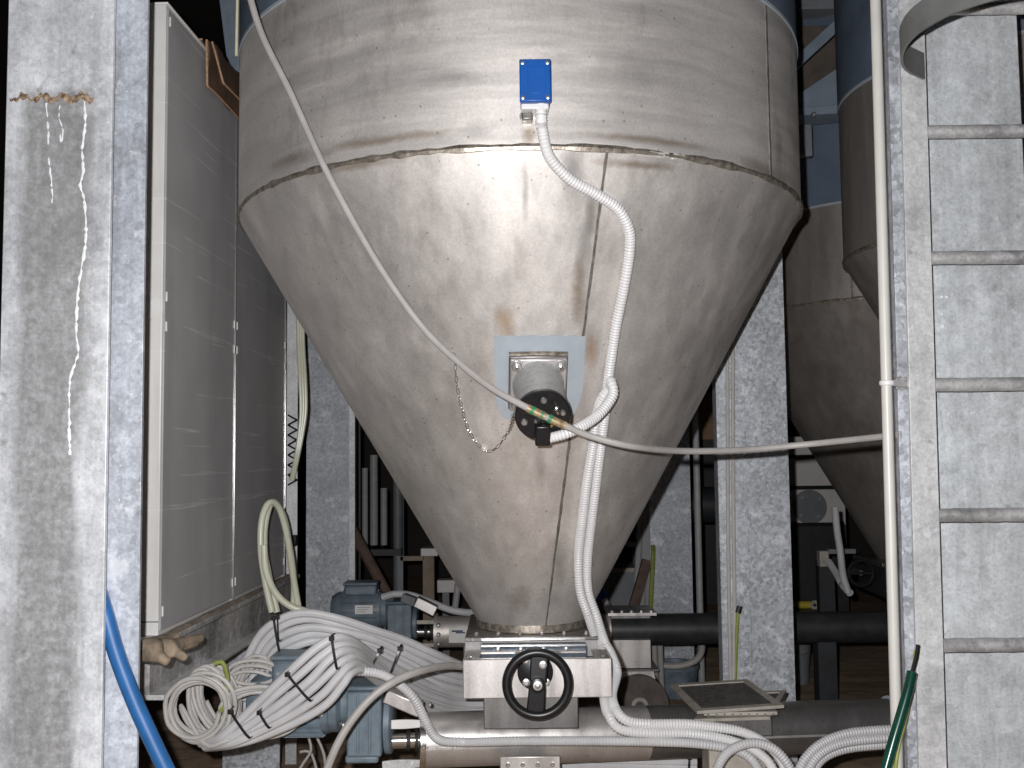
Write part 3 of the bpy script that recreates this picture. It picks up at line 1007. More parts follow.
# ------------------------------------------------------------------ thin cable across the picture
YC = sl(0, 0, LC + .015).y - .03
cablep = path((222, -110, YC + .0), (247, -14, YC + .0), (262, 35, YC), (290, 92, YC), (320, 158, YC), (352, 220, YC + .01), (388, 280, YC + .02), (424, 329, YC + .03), (458, 362, YC + .02), (490, 387, YC + .0), (522, 405, YC - .02), (545, 416.5, YC - .02), (567, 426.5, YC - .015), (590, 436, YC), (630, 446, YC + .01), (680, 451, YC + .14), (740, 450, YC + .22), (800, 445, YC + .22), (850, 440, YC + .14), (897, 435, 2.30))
cab_ob = MB().tube(cablep, .0078, 10).build('cable', M['cable'])
tag(cab_ob, 'thin grey cable slanting across the hopper to the ladder', 'cable')


def sleeve(a, b, ra, name, mat, n=14):
    S_ = spline(cablep, .002)
    ia = min(range(len(S_)), key=lambda q: (S_[q] - at(a[0], a[1], YC - .02)).length)
    ib = min(range(len(S_)), key=lambda q: (S_[q] - at(b[0], b[1], YC - .02)).length)
    return MB().tube(S_[ia:ib + 1:2], ra, n, smooth=False).build(name, mat, cab_ob)


jm = simple('brown joint sleeve', (0.33, 0.25, 0.14), 0.45, 0.2, 0.5, 60)
gt = simple('green tape', (0.03, 0.22, 0.08), 0.5)
for a, b, ra, nm, mt_ in (((528, 408), (545, 416.5), .0095, 'cable_joint', jm), ((549, 418.5), (567, 426.5), .0095, 'cable_joint', jm),
                          ((531, 409.5), (534, 411), .0105, 'green_band', gt), ((548, 418), (551.5, 419.5), .0105, 'green_band', gt), ((541, 414.5), (542.5, 415.3), .0105, 'green_band', gt)):
    sleeve(a, b, ra, nm, mt_)


# ------------------------------------------------------------------ slide gate with handwheel
GX0, GX1 = vx(463, 680, 2.68), vx(612, 680, 2.68)
GZ0, GZ1 = at(540, 698, 2.68).z, at(540, 659, 2.68).z
gate = empty('slide_gate', ((GX0 + GX1) / 2, 2.85, GZ0), 'stainless slide gate with black handwheel under the hopper outlet', 'valve')
gb = MB()
gb.box((GX0, 2.68, GZ0), (GX1, 2.684, GZ1))                       # front
gb.box((GX0, 2.684, GZ0), (GX0 + .004, 2.96, GZ1)).box((GX1 - .004, 2.684, GZ0), (GX1, 2.96, GZ1))
gb.build('housing', M['steel_clean'], gate, .002)
gt_ = MB().box((GX0 + .004, 2.684, GZ1 - .004), (GX0 + .045, 2.80, GZ1)).box((GX1 - .045, 2.684, GZ1 - .004), (GX1 - .004, 2.80, GZ1)).box((GX0 + .045, 2.684, GZ1 - .004), (GX1 - .045, 2.70, GZ1))
gt_.build('top_plate', M['weld_dark'], gate, .001)
FZ = Z_OUT - .014
FY0 = 2.80
xf0, xf1 = vx(465, 640, FY0), vx(598, 640, FY0)
MB().box((xf0, FY0, FZ - .012), (xf1, 3.2, FZ)).build('upper_flange', M['weld_dark'], gate, .002)
MB().box((xf0, FY0 - .003, FZ - .010), (xf1, FY0, FZ - .001)).build('flange_edge', M['chrome'], gate, .001)
MB().box((xf0 + .045, 2.74, GZ1 - .03), (xf1 - .035, 2.80, FZ - .016)).build('gate_blade', simple('blue tinted blade', (0.045, 0.065, 0.09), 0.4, 0.1, 0.5, 40), gate, .001)
MB().box((xf0 + .045, 2.728, GZ1 + .004), (xf1 - .038, 2.74, GZ1 + .012)).build('blade_bar', M['chrome'], gate, .001)
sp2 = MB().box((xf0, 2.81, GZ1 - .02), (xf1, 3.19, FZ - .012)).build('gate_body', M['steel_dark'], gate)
for i in range(6):
    x = xf0 + .03 + (xf1 - xf0 - .06) * i / 5
    MB().lathe([(.006, 0), (.006, .005), (.0035, .007), (.0035, .009)], (x, 2.83 + .0, FZ), (0, 0, 1), 6).build('bolt', M['bolt'], gate)
    if i in (1, 2, 3, 4):
        MB().lathe([(.0075, 0), (.0075, .008), (.004, .010)], (x, 2.74, FZ - .022), (0, -1, 0), 6).build('bolt', M['bolt'], gate)
for x in (GX0 + .02, GX1 - .02):
    MB().lathe([(.005, 0), (.004, .004)], (x, 2.70, GZ1), (0, 0, 1), 8).build('bolt', M['bolt'], gate)
NY = 2.69
nx0, nx1 = vx(483.5, 715, NY), vx(578.5, 715, NY)
NZ = at(540, 729, NY).z
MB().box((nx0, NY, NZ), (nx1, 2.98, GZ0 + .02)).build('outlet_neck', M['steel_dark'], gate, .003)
# handwheel
HC = at(537.5, 684, 2.55)
HYN = V((0, -1, 0))
hwh = MB().torus(HC, (0, 1, 0), .0775, .0115, 64, 16, 1.0).build('handwheel', M['black'], gate)
hub = MB().lathe([(.018, -.03), (.019, 0), (.019, .016), (.016, .018)], HC, HYN, 28).build('hub', M['black'], hwh)
MB().lathe([(.0115, 0), (.0115, .003), (.006, .0035), (.006, .008), (.0045, .009)], HC + HYN * .018, HYN, 20).build('hub_screw', M['bolt'], hub)
MB().cyl(HC + V((0, .03, 0)), V((HC.x, 2.68, HC.z)), .011, 16).build('spindle', M['chrome'], gate)
sp3 = MB()
for ang, w0 in ((85, .034), (-95, .040)):
    a = V((math.cos(R(ang)), 0, math.sin(R(ang))))
    s_ = V((-a.z, 0, a.x))
    p0_, p1_ = HC + a * .005, HC + a * .077
    sp3.hexa([p0_ - s_ * .021 + V((0, -.006, 0)), p0_ + s_ * .021 + V((0, -.006, 0)), p0_ + s_ * .021 + V((0, .010, 0)), p0_ - s_ * .021 + V((0, .01, 0)),
              p1_ - s_ * .023 + V((0, -.004, 0)), p1_ + s_ * .023 + V((0, -.004, 0)), p1_ + s_ * .023 + V((0, .009, 0)), p1_ - s_ * .023 + V((0, .009, 0))])
sp3.build('spoke', M['black'], hwh, .004)
disc = MB().lathe([(.047, 0), (.047, .012), (.044, .014), (.0, .014)], V((HC.x - .003, 2.68, HC.z + .004)), HYN, 32).build('bearing_disc', M['black'], gate)
for dx, dz in ((-.027, .035), (.014, .048), (-.027, -.022), (.026, -.022)):
    yb = 2.68 - .014 if (dx, dz) != (.014, .048) else HC.y - .006
    MB().lathe([(.0095, 0), (.0095, .004), (.005, .005), (.005, .007)], V((HC.x + dx, yb + .001, HC.z + dz)), HYN, 14).build('screw', M['bolt'], disc)

# ------------------------------------------------------------------ lower screw conveyor
TY0, TY1 = 2.76, 2.96
TA = at(423, 740, TY0)
TB = at(893, 725, TY1)
TB.z = max(TB.z, TA.z - .026)
TD = (TB - TA).normalized()
TR = .072
conv = empty('screw_conveyor', (TA.x, TA.y, 0), 'round stainless screw conveyor in the foreground below the slide gate', 'conveyor')
MB().lathe([(TR * .6, 0.0), (TR, 0), (TR, .62), ], TA, TD, 48, True).build('tube', M['steel_clean'], conv)
Lt = (TB - TA).length
MB().lathe([(TR, .62), (TR, Lt), (TR * .5, Lt)], TA, TD, 48).build('dark_tube', M['steel_dark'], conv)
MB().lathe([(TR + .006, -.012), (TR + .006, 0.004)], TA, TD, 48).build('end_plate', M['chrome'], conv, .001)
MB().lathe([(TR + .008, 0), (TR + .008, .022)], TA + TD * (Lt - .01), TD, 48).build('end_flange', M['blue_pale'], conv, .002)
rb_ = MB()
rb_.box((0, -.004, 0), (Lt * .985, .004, .004), None, None)
seam = MB().bar(TA + TD * .01 + V((0, -TR * .985, -.004)) , TA + TD * (Lt - .03) + V((0, -TR * .985, -.004)), .006, .006).build('seam_rail', M['steel_clean'], conv)
# shaft and drive brackets
MB().cyl(TA - TD * .09, TA - TD * .012, .02, 24).build('shaft', M['chrome'], conv)
MB().cyl(TA - TD * .045, TA - TD * .035, .026, 24).cyl(TA - TD * .022, TA - TD * .014, .028, 24).build('shaft_seal', M['rubber'], conv)
for dz in (.052, -.052):
    s = MB()
    pr = []
    for k in range(9):
        t = k / 8
        hh = .003 + .009 * math.sin(math.pi * (.25 + .75 * t * .66))
        c = TA - TD * (.105 - .1 * t) + V((0, -.035, dz * (1.0 + .0 * t)))
        pr.append([c + V((0, 0, -hh)), c + V((0, .006, -hh)), c + V((0, .006, hh)), c + V((0, 0, hh))])
    s.rings(pr).build('torque_arm', M['label'] if dz > 0 else M['galv_pale'], conv, .001)
q0, q1 = at(386, 694, 2.62), at(421, 709, 2.62)
MB().bar(q0, q1, .05, .034, up=(0, 0, 1)).build('connector_block', M['steel_clean'], conv, .003)
for px, py in ((430, 704), (426, 722), (424, 747)):
    MB().lathe([(.006, 0), (.006, .006), (.003, .01)], at(px, py, 2.67), (0, -1, 0), 6).build('bolt', M['bolt'], conv)
# saddle bracket at the bottom and legs
bx0, bx1 = vx(500, 762, 2.66), vx(560, 762, 2.66)
zb1 = at(530, 756, 2.66).z
leg = MB().box((bx0, 2.655, zb1 - .12), (bx1, 2.665, zb1)).box((bx0 + .02, 2.665, 0.0), (bx1 - .02, 2.80, zb1 - .06)).build('support_leg', M['steel_clean'], conv, .002)
for i in range(4):
    for zz in (zb1 - .02,):
        MB().lathe([(.006, 0), (.006, .005), (.003, .008)], (bx0 + .02 + (bx1 - bx0 - .04) * i / 3, 2.655, zz), (0, -1, 0), 6).build('bolt', M['bolt'], leg)
bx0, bx1 = vx(709, 760, 2.70), vx(766, 760, 2.70)
zt = at(735, 746, 2.70).z
MB().box((bx0, 2.70, 0), (bx1, 2.80, zt)).build('support_leg', M['frame_pale'], conv, .004)
# inlet under the hatch
ic = TA.lerp(TB, .70)
fz = at(738, 716, 2.78).z
xi0, xi1 = vx(706, 716, 2.78), vx(770, 716, 2.78)
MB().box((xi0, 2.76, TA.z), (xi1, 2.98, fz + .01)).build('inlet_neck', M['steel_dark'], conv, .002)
inf = MB().box((xi0 - .012, 2.745, fz + .01), (xi1 + .012, 3.0, fz + .02)).build('inlet_flange', M['frame_pale'], conv, .001)
for i in range(9):
    MB().lathe([(.004, 0), (.003, .003)], (xi0 + (xi1 - xi0) * i / 8, 2.746, fz + .012), (0, -1, -.3), 8).build('stud', M['bolt'], inf)

# tilted hatch lids resting on the inlet
def lid_frame(corners, label, th=.008, fw=.022):
    c = [V(q) for q in corners]
    cc = sum(c, V()) / 4
    n_ = (c[1] - c[0]).cross(c[3] - c[0]).normalized()
    if n_.z < 0: n_ = -n_
    t = empty('hatch_lid', cc - n_ * th, label, 'lid')
    inn = []
    for q in c:
        dd = (cc - q)
        inn.append(q + dd.normalized() * fw * 1.4)
    fr = MB()
    for i in range(4):
        j = (i + 1) % 4
        fr.hexa([c[i] - n_ * th, c[j] - n_ * th, inn[j] - n_ * th, inn[i] - n_ * th, c[i], c[j], inn[j], inn[i]])
    fr.build('frame', M['frame_pale'], t)
    MB().hexa([q - n_ * th * .9 for q in inn] + [q - n_ * .003 for q in inn]).build('mesh_panel', M['mesh_dark'], t)
    return t


hz = fz + .036
lid_frame([at(697, 711, 2.70), at(784, 705, 2.72), at(747, 679, 3.02), at(670, 684, 3.0)], 'square dark panelled lid tilted on the conveyor inlet, uppermost of two')
q = [at(694, 714.5, 2.715), at(770, 712, 2.735), at(786, 686, 3.02), at(716, 688, 3.03)]
lid_frame([V((p.x, p.y, p.z - .012)) for p in q], 'square panelled lid lying skewed under the uppermost lid')

# ------------------------------------------------------------------ upper (rear) conveyor
UA, UB = at(437, 633, 4.5), at(905, 625, 4.5)
UB.z = UA.z = (UA.z + UB.z) / 2
UD = V((1, 0, 0))
UR = .068
conv2 = empty('screw_conveyor', (UA.x, UA.y, UA.z - UR), 'black tubed screw conveyor running behind the slide gate to the right', 'conveyor')
xs = vx(610, 628, 4.5) - UA.x
MB().lathe([(UR, 0), (UR, xs)], UA, UD, 40).build('steel_tube', M['steel'], conv2)
bt = simple('matt black tube', (0.045, 0.047, 0.05), 0.45, 0.3, 0.3, 20)
MB().lathe([(UR, xs), (UR, (UB - UA).x)], UA, UD, 40).build('black_tube', bt, conv2)
MB().lathe([(UR + .012, -.01), (UR + .012, .004)], UA, UD, 40).build('end_plate', M['steel'], conv2)
MB().cyl(UA - UD * .10, UA - UD * .01, .024, 20).build('shaft', M['chrome'], conv2)
MB().cyl(UA - UD * .055, UA - UD * .04, .03, 20).cyl(UA - UD * .03, UA - UD * .012, .034, 20).build('shaft_seal', M['rubber'], conv2)
for dz in (.05, -.05):
    MB().box((-.1, -.05, -.008), (0, -.04, .008), None, UA + V((-.01, 0, dz))).build('torque_arm', M['frame_pale'], conv2)
for dz in (.04, .0, -.04):
    MB().lathe([(.01, 0), (.01, .008), (.005, .012)], UA + V((.012, -UR - .0, dz)), (0, -1, 0), 6).build('bolt', M['bolt'], conv2)
lx0, lx1 = vx(449, 634, 4.43), vx(467, 634, 4.43)
lz0, lz1 = at(458, 642.5, 4.43).z, at(458, 627.5, 4.43).z
lb = MB().box((lx0, 4.424, lz0), (lx1, 4.428, lz1)).build('label_plate', M['label'], conv2)
MB().box((lx0 + .012, 4.4225, lz1 - .018), (lx1 - .018, 4.4245, lz1 - .011)).box((lx0 + .03, 4.4225, lz1 - .024), (lx1 - .008, 4.4245, lz1 - .019)).build('label_print', M['ink'], lb)
# saddle flange on top and outlet box below
sx0, sx1 = vx(607, 617, 4.45), vx(655, 617, 4.45)
zs_ = at(630, 614, 4.45).z
MB().box((sx0 + .02, 4.46, UA.z + .03), (sx1 - .02, 4.6, zs_)).build('saddle_neck', M['steel_dark'], conv2)
sf = MB().box((sx0, 4.4, zs_), (sx1, 4.62, zs_ + .012)).build('saddle_flange', M['steel_clean'], conv2)
for i in range(5):
    MB().lathe([(.009, 0), (.009, .008), (.004, .012)], (sx0 + .02 + (sx1 - sx0 - .04) * i / 4, 4.42, zs_ + .012), (0, 0, 1), 6).build('bolt', M['bolt'], sf)
ox0, ox1 = vx(612.5, 655, 4.4), vx(651, 655, 4.4)
oz0, oz1 = at(630, 668.5, 4.4).z, at(630, 640, 4.4).z
MB().box((ox0, 4.4, oz0), (ox1, 4.6, oz1)).build('outlet_box', M['steel_clean'], conv2, .002)
zf = at(630, 669, 4.4).z
MB().box((ox0 - .015, 4.385, zf - .008), (ox1 + .03, 4.62, zf)).build('outlet_flange', M['steel_dark'], conv2)
hp = MB()
cxx = (ox0 + ox1) / 2 + .005
hc = V((cxx + .02, 4.42, at(637, 702, 4.42).z))
zz0 = zf - .008
hp.hexa([V((ox0, 4.40, zz0 - .11)), V((ox1 + .03, 4.40, zz0 - .11)), V((ox1 + .03, 4.60, zz0 - .11)), V((ox0, 4.60, zz0 - .11)), V((ox0, 4.40, zz0)), V((ox1 + .01, 4.40, zz0)), V((ox1 + .01, 4.60, zz0)), V((ox0, 4.60, zz0))])
hp.build('transition_hood', M['steel_clean'], conv2)
MB().cyl((hc.x, 4.36, hc.z), (hc.x, 4.64, hc.z), .125, 40).build('drum_housing', simple('grimy drum', (0.11, 0.09, 0.08), 0.6, 0.2, .3, 20), conv2)
lg = MB()
n_ = 20
ri, ro_ = .02, .036
fr, bk = [], []
o_ = V((hc.x + .0, 4.35, hc.z))
rr = []
for k in range(n_):
    th = 2 * math.pi * k / n_
    d = V((math.cos(th), 0, math.sin(th)))
    out = d * ro_
    if th > math.pi:
        out = V((math.copysign(.05, math.cos(th)) if abs(math.cos(th)) > .3 else math.cos(th) / .3 * .05, 0, -.04))
    rr.append([o_ + d * ri, o_ + out, o_ + out + V((0, .012, 0)), o_ + d * ri + V((0, .012, 0))])
lg.rings(rr, closed=True).build('lifting_lug', M['frame_pale'], conv2)

# ------------------------------------------------------------------ gear motors
def gear_motor(name, label, axis_pt, xg0, xg1, gz0, gz1, gd, mx0, mx1, mr, mzc, tb, plate, k=1.0):
    Y = axis_pt.y
    t = empty(name, ((mx0 + xg1) / 2, Y, gz0), label, 'motor')
    # gearbox: cast block with ribs, flange ring toward the conveyor
    gx = MB()
    gx.box((xg0, Y - gd, gz0 + .02), (xg1, Y + gd, gz1 - .012))
    gx.box((xg0 - .006, Y - gd * .85, gz0), (xg1 - .01, Y + gd * .85, gz0 + .02))
    gx.box((xg0 - .004, Y - gd * .9, gz1 - .012), (xg1 + .004, Y + gd * .9, gz1))
    gbx = gx.build('gearbox', M['motor'], t, .006)
    for xx in (xg0 + (xg1 - xg0) * .33, xg0 + (xg1 - xg0) * .67):
        MB().box((xx - .004, Y - gd - .005, gz0 + .03), (xx + .004, Y - gd, gz1 - .02)).build('rib', M['motor'], gbx, .002)
    MB().lathe([(gd * .9, 0), (gd * .98, .004), (gd * .98, .018), (gd * .9, .022)], (xg1, Y, (gz0 + gz1) / 2 - .01), (1, 0, 0), 36).build('flange_ring', M['motor'], gbx)
    MB().lathe([(.026, 0), (.026, .008), (.02, .012)], (xg0 - .012, Y - .0, (gz0 + gz1) / 2 - .02), (-1, 0, 0), 20).build('shaft_cover', M['bolt'], gbx)
    # bevel neck
    MB().lathe([(mr * .95, 0), (mr * .95, .02), (mr * .7, .03), (mr * .7, .05)], (mx1, Y, mzc), (1, 0, 0), 32).build('neck', M['motor'], t)
    mt = MB().lathe([(mr * .55, -.03), (mr * .8, -.028), (mr * .96, -.01), (mr, 0), (mr, mx1 - mx0 - .01), (mr * .95, mx1 - mx0)], (mx0, Y, mzc), (1, 0, 0), 12).build('motor_housing', M['motor'], t, .004)
    fin = MB()
    for i in range(24):
        a = 2 * math.pi * i / 24
        d = V((0, math.cos(a), math.sin(a)))
        c_ = V((mx0 + .02, Y, mzc))
        fin.bar(c_ + d * (mr + .002), c_ + d * (mr + .002) + V((mx1 - mx0 - .04, 0, 0)), .003, .012, up=d)
    fin.build('cooling_fins', M['motor'], mt)
    a, b, c_, d_ = tb
    tbx = MB().box((a, Y - mr * .75, c_), (b, Y + mr * .5, d_ - .012)).build('terminal_box', M['motor'], t, .01)
    MB().box((a - .003, Y - mr * .78, d_ - .012), (b + .003, Y + mr * .53, d_)).build('terminal_lid', M['motor'], tbx, .004)
    a, b, c_, d_ = plate
    pl = MB().box((a, Y - mr - .014, c_), (b, Y - mr - .004, d_)).build('name_plate', M['label'], mt, .001)
    ink = MB()
    for i in range(3):
        zz = c_ + (d_ - c_) * (.25 + .25 * i)
        ink.box((a + (b - a) * .12, Y - mr - .0148, zz - .0012 * k), (a + (b - a) * (.6 + .12 * i), Y - mr - .0138, zz + .0012 * k))
    ink.build('plate_print', M['mach_grey'], pl)
    return t


Y1 = TA.y
gm1 = gear_motor('gear_motor', 'blue grey gear motor at the lower left driving the foreground conveyor', V((0, Y1, TA.z)),
                 vx(346, 720, Y1 - .09), vx(381, 720, Y1 - .09), at(365, 766, Y1 - .09).z, at(365, 688, Y1 - .09).z, .085,
                 vx(262, 710, Y1), vx(333, 710, Y1), .082, at(300, 706, Y1 - .04).z, (vx(272, 670, Y1 - .05), vx(332, 670, Y1 - .05), at(300, 686, Y1).z, at(300, 655, Y1 - .05).z),
                 (vx(297, 708, Y1 - .09), vx(323, 708, Y1 - .09), at(310, 716, Y1 - .09).z, at(310, 701, Y1 - .09).z))
Y2 = 4.5
gm2 = gear_motor('gear_motor', 'smaller looking blue grey gear motor in the back, left of the cone tip', UA,
                 vx(389, 625, Y2), vx(413, 625, Y2), at(400, 645, Y2 - .07).z, at(400, 602, Y2 - .07).z, .07,
                 vx(339, 612, Y2), vx(383, 612, Y2), .082, at(360, 610, Y2).z, (vx(346, 588, Y2), vx(378, 588, Y2), at(360, 594, Y2).z, at(360, 581, Y2).z),
                 (vx(355, 609, Y2 - .09), vx(373, 609, Y2 - .09), at(360, 614, Y2 - .09).z, at(360, 605, Y2 - .09).z))
# leg that carries the rear motor end of the conveyor
MB().box((UA.x + .12, 4.46, 0), (UA.x + .18, 4.54, UA.z - UR + .01)).build('support_leg', M['steel_dark'], conv2)
MB().box((UB.x - .4, 4.46, 0), (UB.x - .32, 4.54, UA.z - UR + .01)).build('support_leg', M['mach_dark'], conv2)
tag(MB().tube(path((383, 597, 4.42), (395, 594, 4.4), (410, 595, 4.38), (428, 601, 4.36), (448, 609, 4.36), (462, 612, 4.38), (476, 613, 4.42)), .016, 10, .1).build('conduit', M['conduit']), 'grey conduit arching from the rear gear motor to the cone tip', 'conduit')
sb = MB().bar(at(416, 601, 4.3), at(436, 611, 4.3), .05, .045).build('plug_connector', M['steel_clean'], conv2, .004)
MB().bar(at(403, 597, 4.33), at(416, 602, 4.31), .04, .036).build('plug_sleeve', M['mach_grey'], sb, .004)

# ------------------------------------------------------------------ conduit bundles on the left
def bundle(outer, inner, n, label, group, r=.0125, stag=.025):
    obs = []
    for i in range(n):
        t = i / (n - 1)
        pts_ = []
        for j, (a, b) in enumerate(zip(outer, inner)):
            px = a[0] + (b[0] - a[0]) * t + random.uniform(-.8, .8)
            py = a[1] + (b[1] - a[1]) * t + random.uniform(-.8, .8)
            Yq = a[2] + (b[2] - a[2]) * t + (stag if i % 2 else 0)
            pts_.append(at(px, py, Yq))
        obs.append(tag(MB().tube(pts_, r, 10, .05).build('conduit', M['conduit']), label, 'conduit', group))
    return obs


Bo = [(228, 712, 2.82), (233, 700, 2.82), (243, 668, 2.82), (262, 634, 2.80), (285, 617, 2.79), (310, 612.5, 2.79), (340, 620, 2.80), (372, 629, 2.84), (405, 640, 2.92), (438, 655, 3.0), (470, 667, 3.12), (520, 670, 3.2)]
Bi = [(256, 712, 2.84), (262, 700, 2.84), (266, 676, 2.84), (280, 655, 2.82), (298, 645, 2.80), (318, 641, 2.80), (344, 643, 2.80), (374, 651, 2.84), (405, 667, 2.92), (438, 683, 3.0), (472, 690, 3.12), (520, 690, 3.2)]
bundle(Bo, Bi, 5, 'grey conduit of the strapped bundle arching up behind the lower motor', 'conduits in the rear strapped bundle', .0118, .014)
Fo = [(200, 742, 2.56), (220, 738, 2.51), (242, 718, 2.50), (268, 692, 2.48), (296, 666, 2.46), (318, 647, 2.46), (336, 638, 2.48), (353, 641, 2.55), (374, 655, 2.70), (405, 673, 2.86), (438, 689, 3.0), (470, 697, 3.12), (530, 694, 3.2)]
Fi = [(206, 747, 2.56), (232, 745, 2.51), (260, 737, 2.50), (296, 722, 2.48), (326, 704, 2.46), (343, 685, 2.46), (351, 673, 2.48), (362, 670, 2.55), (380, 683, 2.70), (405, 701, 2.86), (438, 712, 3.0), (470, 716, 3.12), (530, 712, 3.2)]
bundle(Fo, Fi, 6, 'grey conduit of the strapped bundle crossing in front of the lower motor', 'conduits in the front strapped bundle', .0110, .014)
# straight conduits below the conveyor
for i in range(5):
    tag(MB().tube(path((560, 759 + i * 3.2, 2.98 + .02 * (i % 2)), (620, 760.5 + i * 3, 2.96 + .02 * (i % 2)), (697, 762 + i * 3.4, 2.94 + .02 * (i % 2))), .0125, 9, .12).build('conduit', M['conduit']), 'grey conduit passing under the foreground conveyor near its right support', 'conduit', 'conduits under the conveyor')


def tie(a, b, Y, label, w=.006, depth=.03, Yb=None):
    # a strap wrapped over the conduits: visible front band plus returns into the bundle
    p, q_ = at(a[0], a[1], Y), at(b[0], b[1], Y if Yb is None else Yb)
    m_ = p.lerp(q_, .5) + V((0, -.008, 0))
    d = (q_ - p).normalized()
    pts_ = [p + V((0, depth, 0)) - d * .004, p + V((0, .0, 0)) - d * .003, p.lerp(m_, .5) + V((0, -.004, 0)), m_, m_.lerp(q_, .5) + V((0, -.004, 0)), q_ + d * .003, q_ + V((0, depth, 0)) + d * .004]
    S_ = spline(pts_, .008)
    mb = MB()
    rr = []
    for i, s_ in enumerate(S_):
        tt = (S_[min(i + 1, len(S_) - 1)] - S_[max(0, i - 1)]).normalized()
        o = tt.cross(V((0, -1, 0)))
        if o.length < .3: o = d.cross(V((0, -1, 0)))
        o.normalize()
        nn = o.cross(tt).normalized()
        rr.append([s_ + o * w / 2 - nn * .001, s_ + o * w / 2 + nn * .001, s_ - o * w / 2 + nn * .001, s_ - o * w / 2 - nn * .001])
    mb.rings(rr)
    t = mb.build('cable_tie', M['black'])
    tag(t, label, 'cable tie')
    h = MB().box((-.006, -.005, -.005), (.006, .005, .005), None, p + V((0, -.006, 0))).build('tie_head', M['black'], t, .001)
    return t


tie((231, 711), (249, 737), 2.475, 'black cable tie at the lower left end of the front bundle')
tie((260, 712), (269, 727), 2.47, 'short black cable tie on the lower edge of the front bundle')
tie((288, 674), (310, 700), 2.44, 'black cable tie across the middle of the front bundle')
tie((332, 638), (337, 668), 2.44, 'black cable tie at the upper bend of the front bundle', depth=.04)
tie((274, 618), (280, 653), 2.765, 'left of two black cable ties at the crest of the rear bundle')
tie((278, 617), (279, 640), 2.765, 'right of two black cable ties at the crest of the rear bundle', .004)
tie((380, 650), (369, 673), 2.66, 'black cable tie on the flat conduits, nearer the motor')
tie((400, 648), (389, 678), 2.73, 'black cable tie on the flat conduits, nearer the slide gate')
tie((689, 757), (688, 772), 2.90, 'black cable tie on the conduits under the conveyor')

# ------------------------------------------------------------------ cable coils
def coil(cx_, cy_, Y, rx, ry, turns, drift, label, r=.0058, tilt=0, jit=2.0, a0=0, tail=None, mat='coil'):
    pts_ = []
    n_ = int(turns * 14)
    for i in range(n_ + 1):
        th = a0 + 2 * math.pi * i / 14
        f = i / n_
        k_ = 1 + .12 * math.sin(i * .37 + cx_) + random.uniform(-.02, .02)
        x = math.cos(th) * rx * k_
        y = math.sin(th) * ry * k_
        ct, st_ = math.cos(R(tilt)), math.sin(R(tilt))
        pts_.append(at(cx_ + x * ct - y * st_ + drift[0] * f + random.uniform(-jit, jit) * .3, cy_ + x * st_ + y * ct + drift[1] * f, Y + drift[2] * f + .012 * math.sin(th)))
    if tail:
        pts_ += path(*tail)
    return tag(MB().tube(pts_, r, 8).build('cable_coil', M[mat]), label, 'cable coil')


coil(192, 712, 2.50, 29, 30, 6.5, (16, -6, .06), 'ring shaped coil of grey cable below the near beam end', tail=[(205, 744, 2.52), (225, 741, 2.5), (250, 733, 2.52)])
coil(207, 706, 2.60, 17, 33, 7.5, (17, -11, .08), 'upright fanned coil of grey cable behind the ring shaped coil', tilt=-18)
coil(250, 686, 2.74, 16, 30, 6, (8, 5, .05), 'tangled coil of thin grey cable between the two bundles', r=.0045, tilt=20, jit=4)
coil(255, 672, 2.70, 26, 13, 3.5, (-6, 14, .05), 'loose flat loops of grey cable under the cabinet beam', r=.005, jit=4)
coil(262, 712, 2.56, 38, 24, 3, (-4, 4, .04), 'low loops of grey cable hanging under the front bundle', r=.0055)
tag(MB().tube(path((214, 664, 2.57), (222, 662, 2.57), (227, 675, 2.57), (226, 695, 2.57), (219, 716, 2.56)), .006, 8).build('earth_wire', M['yg']), 'green and yellow earth wire among the grey coils', 'wire')
tag(MB().tube(path((476, 668, 2.82), (462, 666.5, 2.70), (445, 666, 2.58), (420, 671, 2.47), (395, 681, 2.42), (372, 697, 2.40), (352, 720, 2.39), (337, 745, 2.38), (325, 775, 2.38), (318, 800, 2.38)), .0095, 10).build('cable', M['cable']), 'smooth grey cable curving from the slide gate down past the lower motor', 'cable')
for i, a in enumerate((((308, 735, 2.9), (311, 750, 2.9), (304, 762, 2.9), (296, 775, 2.9)), ((316, 735, 2.92), (324, 755, 2.92), (326, 780, 2.92)), ((300, 752, 2.95), (310, 752, 2.95), (316, 768, 2.95), (317, 785, 2.95)))):
    tag(MB().tube(path(*a), .004, 8).build('thin_wire', M['cable']), ('thin grey wire dangling below the lower motor, leftmost', 'thin grey wire dangling below the lower motor, nearest the gearbox', 'thin grey wire dangling below the lower motor, middle one')[i], 'wire')

# ------------------------------------------------------------------ hoses
tag(MB().tube(path((88, 560, 2.033), (98, 590, 2.033), (106.5, 618, 2.033), (117, 655, 2.033), (134, 700, 2.033), (152, 740, 2.033), (172, 782, 2.033), (185, 810, 2.033)), .0165, 14).build('blue_hose', M['hose_blue']), 'blue rubber hose leaning against the left column at the bottom', 'hose')
hl = [((272, 612, 3.25), (266, 585, 3.25), (261, 550, 3.25), (262, 520, 3.26), (269, 503, 3.28), (279, 508, 3.32), (287, 535, 3.36), (293, 575, 3.4), (299, 610, 3.42)),
      ((277, 612, 3.27), (272, 590, 3.27), (265, 555, 3.27), (265, 525, 3.28), (272, 502, 3.30), (283, 515, 3.35), (290, 550, 3.38), (294, 585, 3.41), (293, 612, 3.43)),
      ((264, 545, 3.22), (266, 570, 3.22), (275, 592, 3.23), (290, 606, 3.24), (306, 611, 3.25), (312, 614, 3.26))]
hlab = ('milky hose loop in front of the far cabinet, outer one', 'milky hose loop in front of the far cabinet, inner one', 'milky hose running from the hose loop down to the conduits')
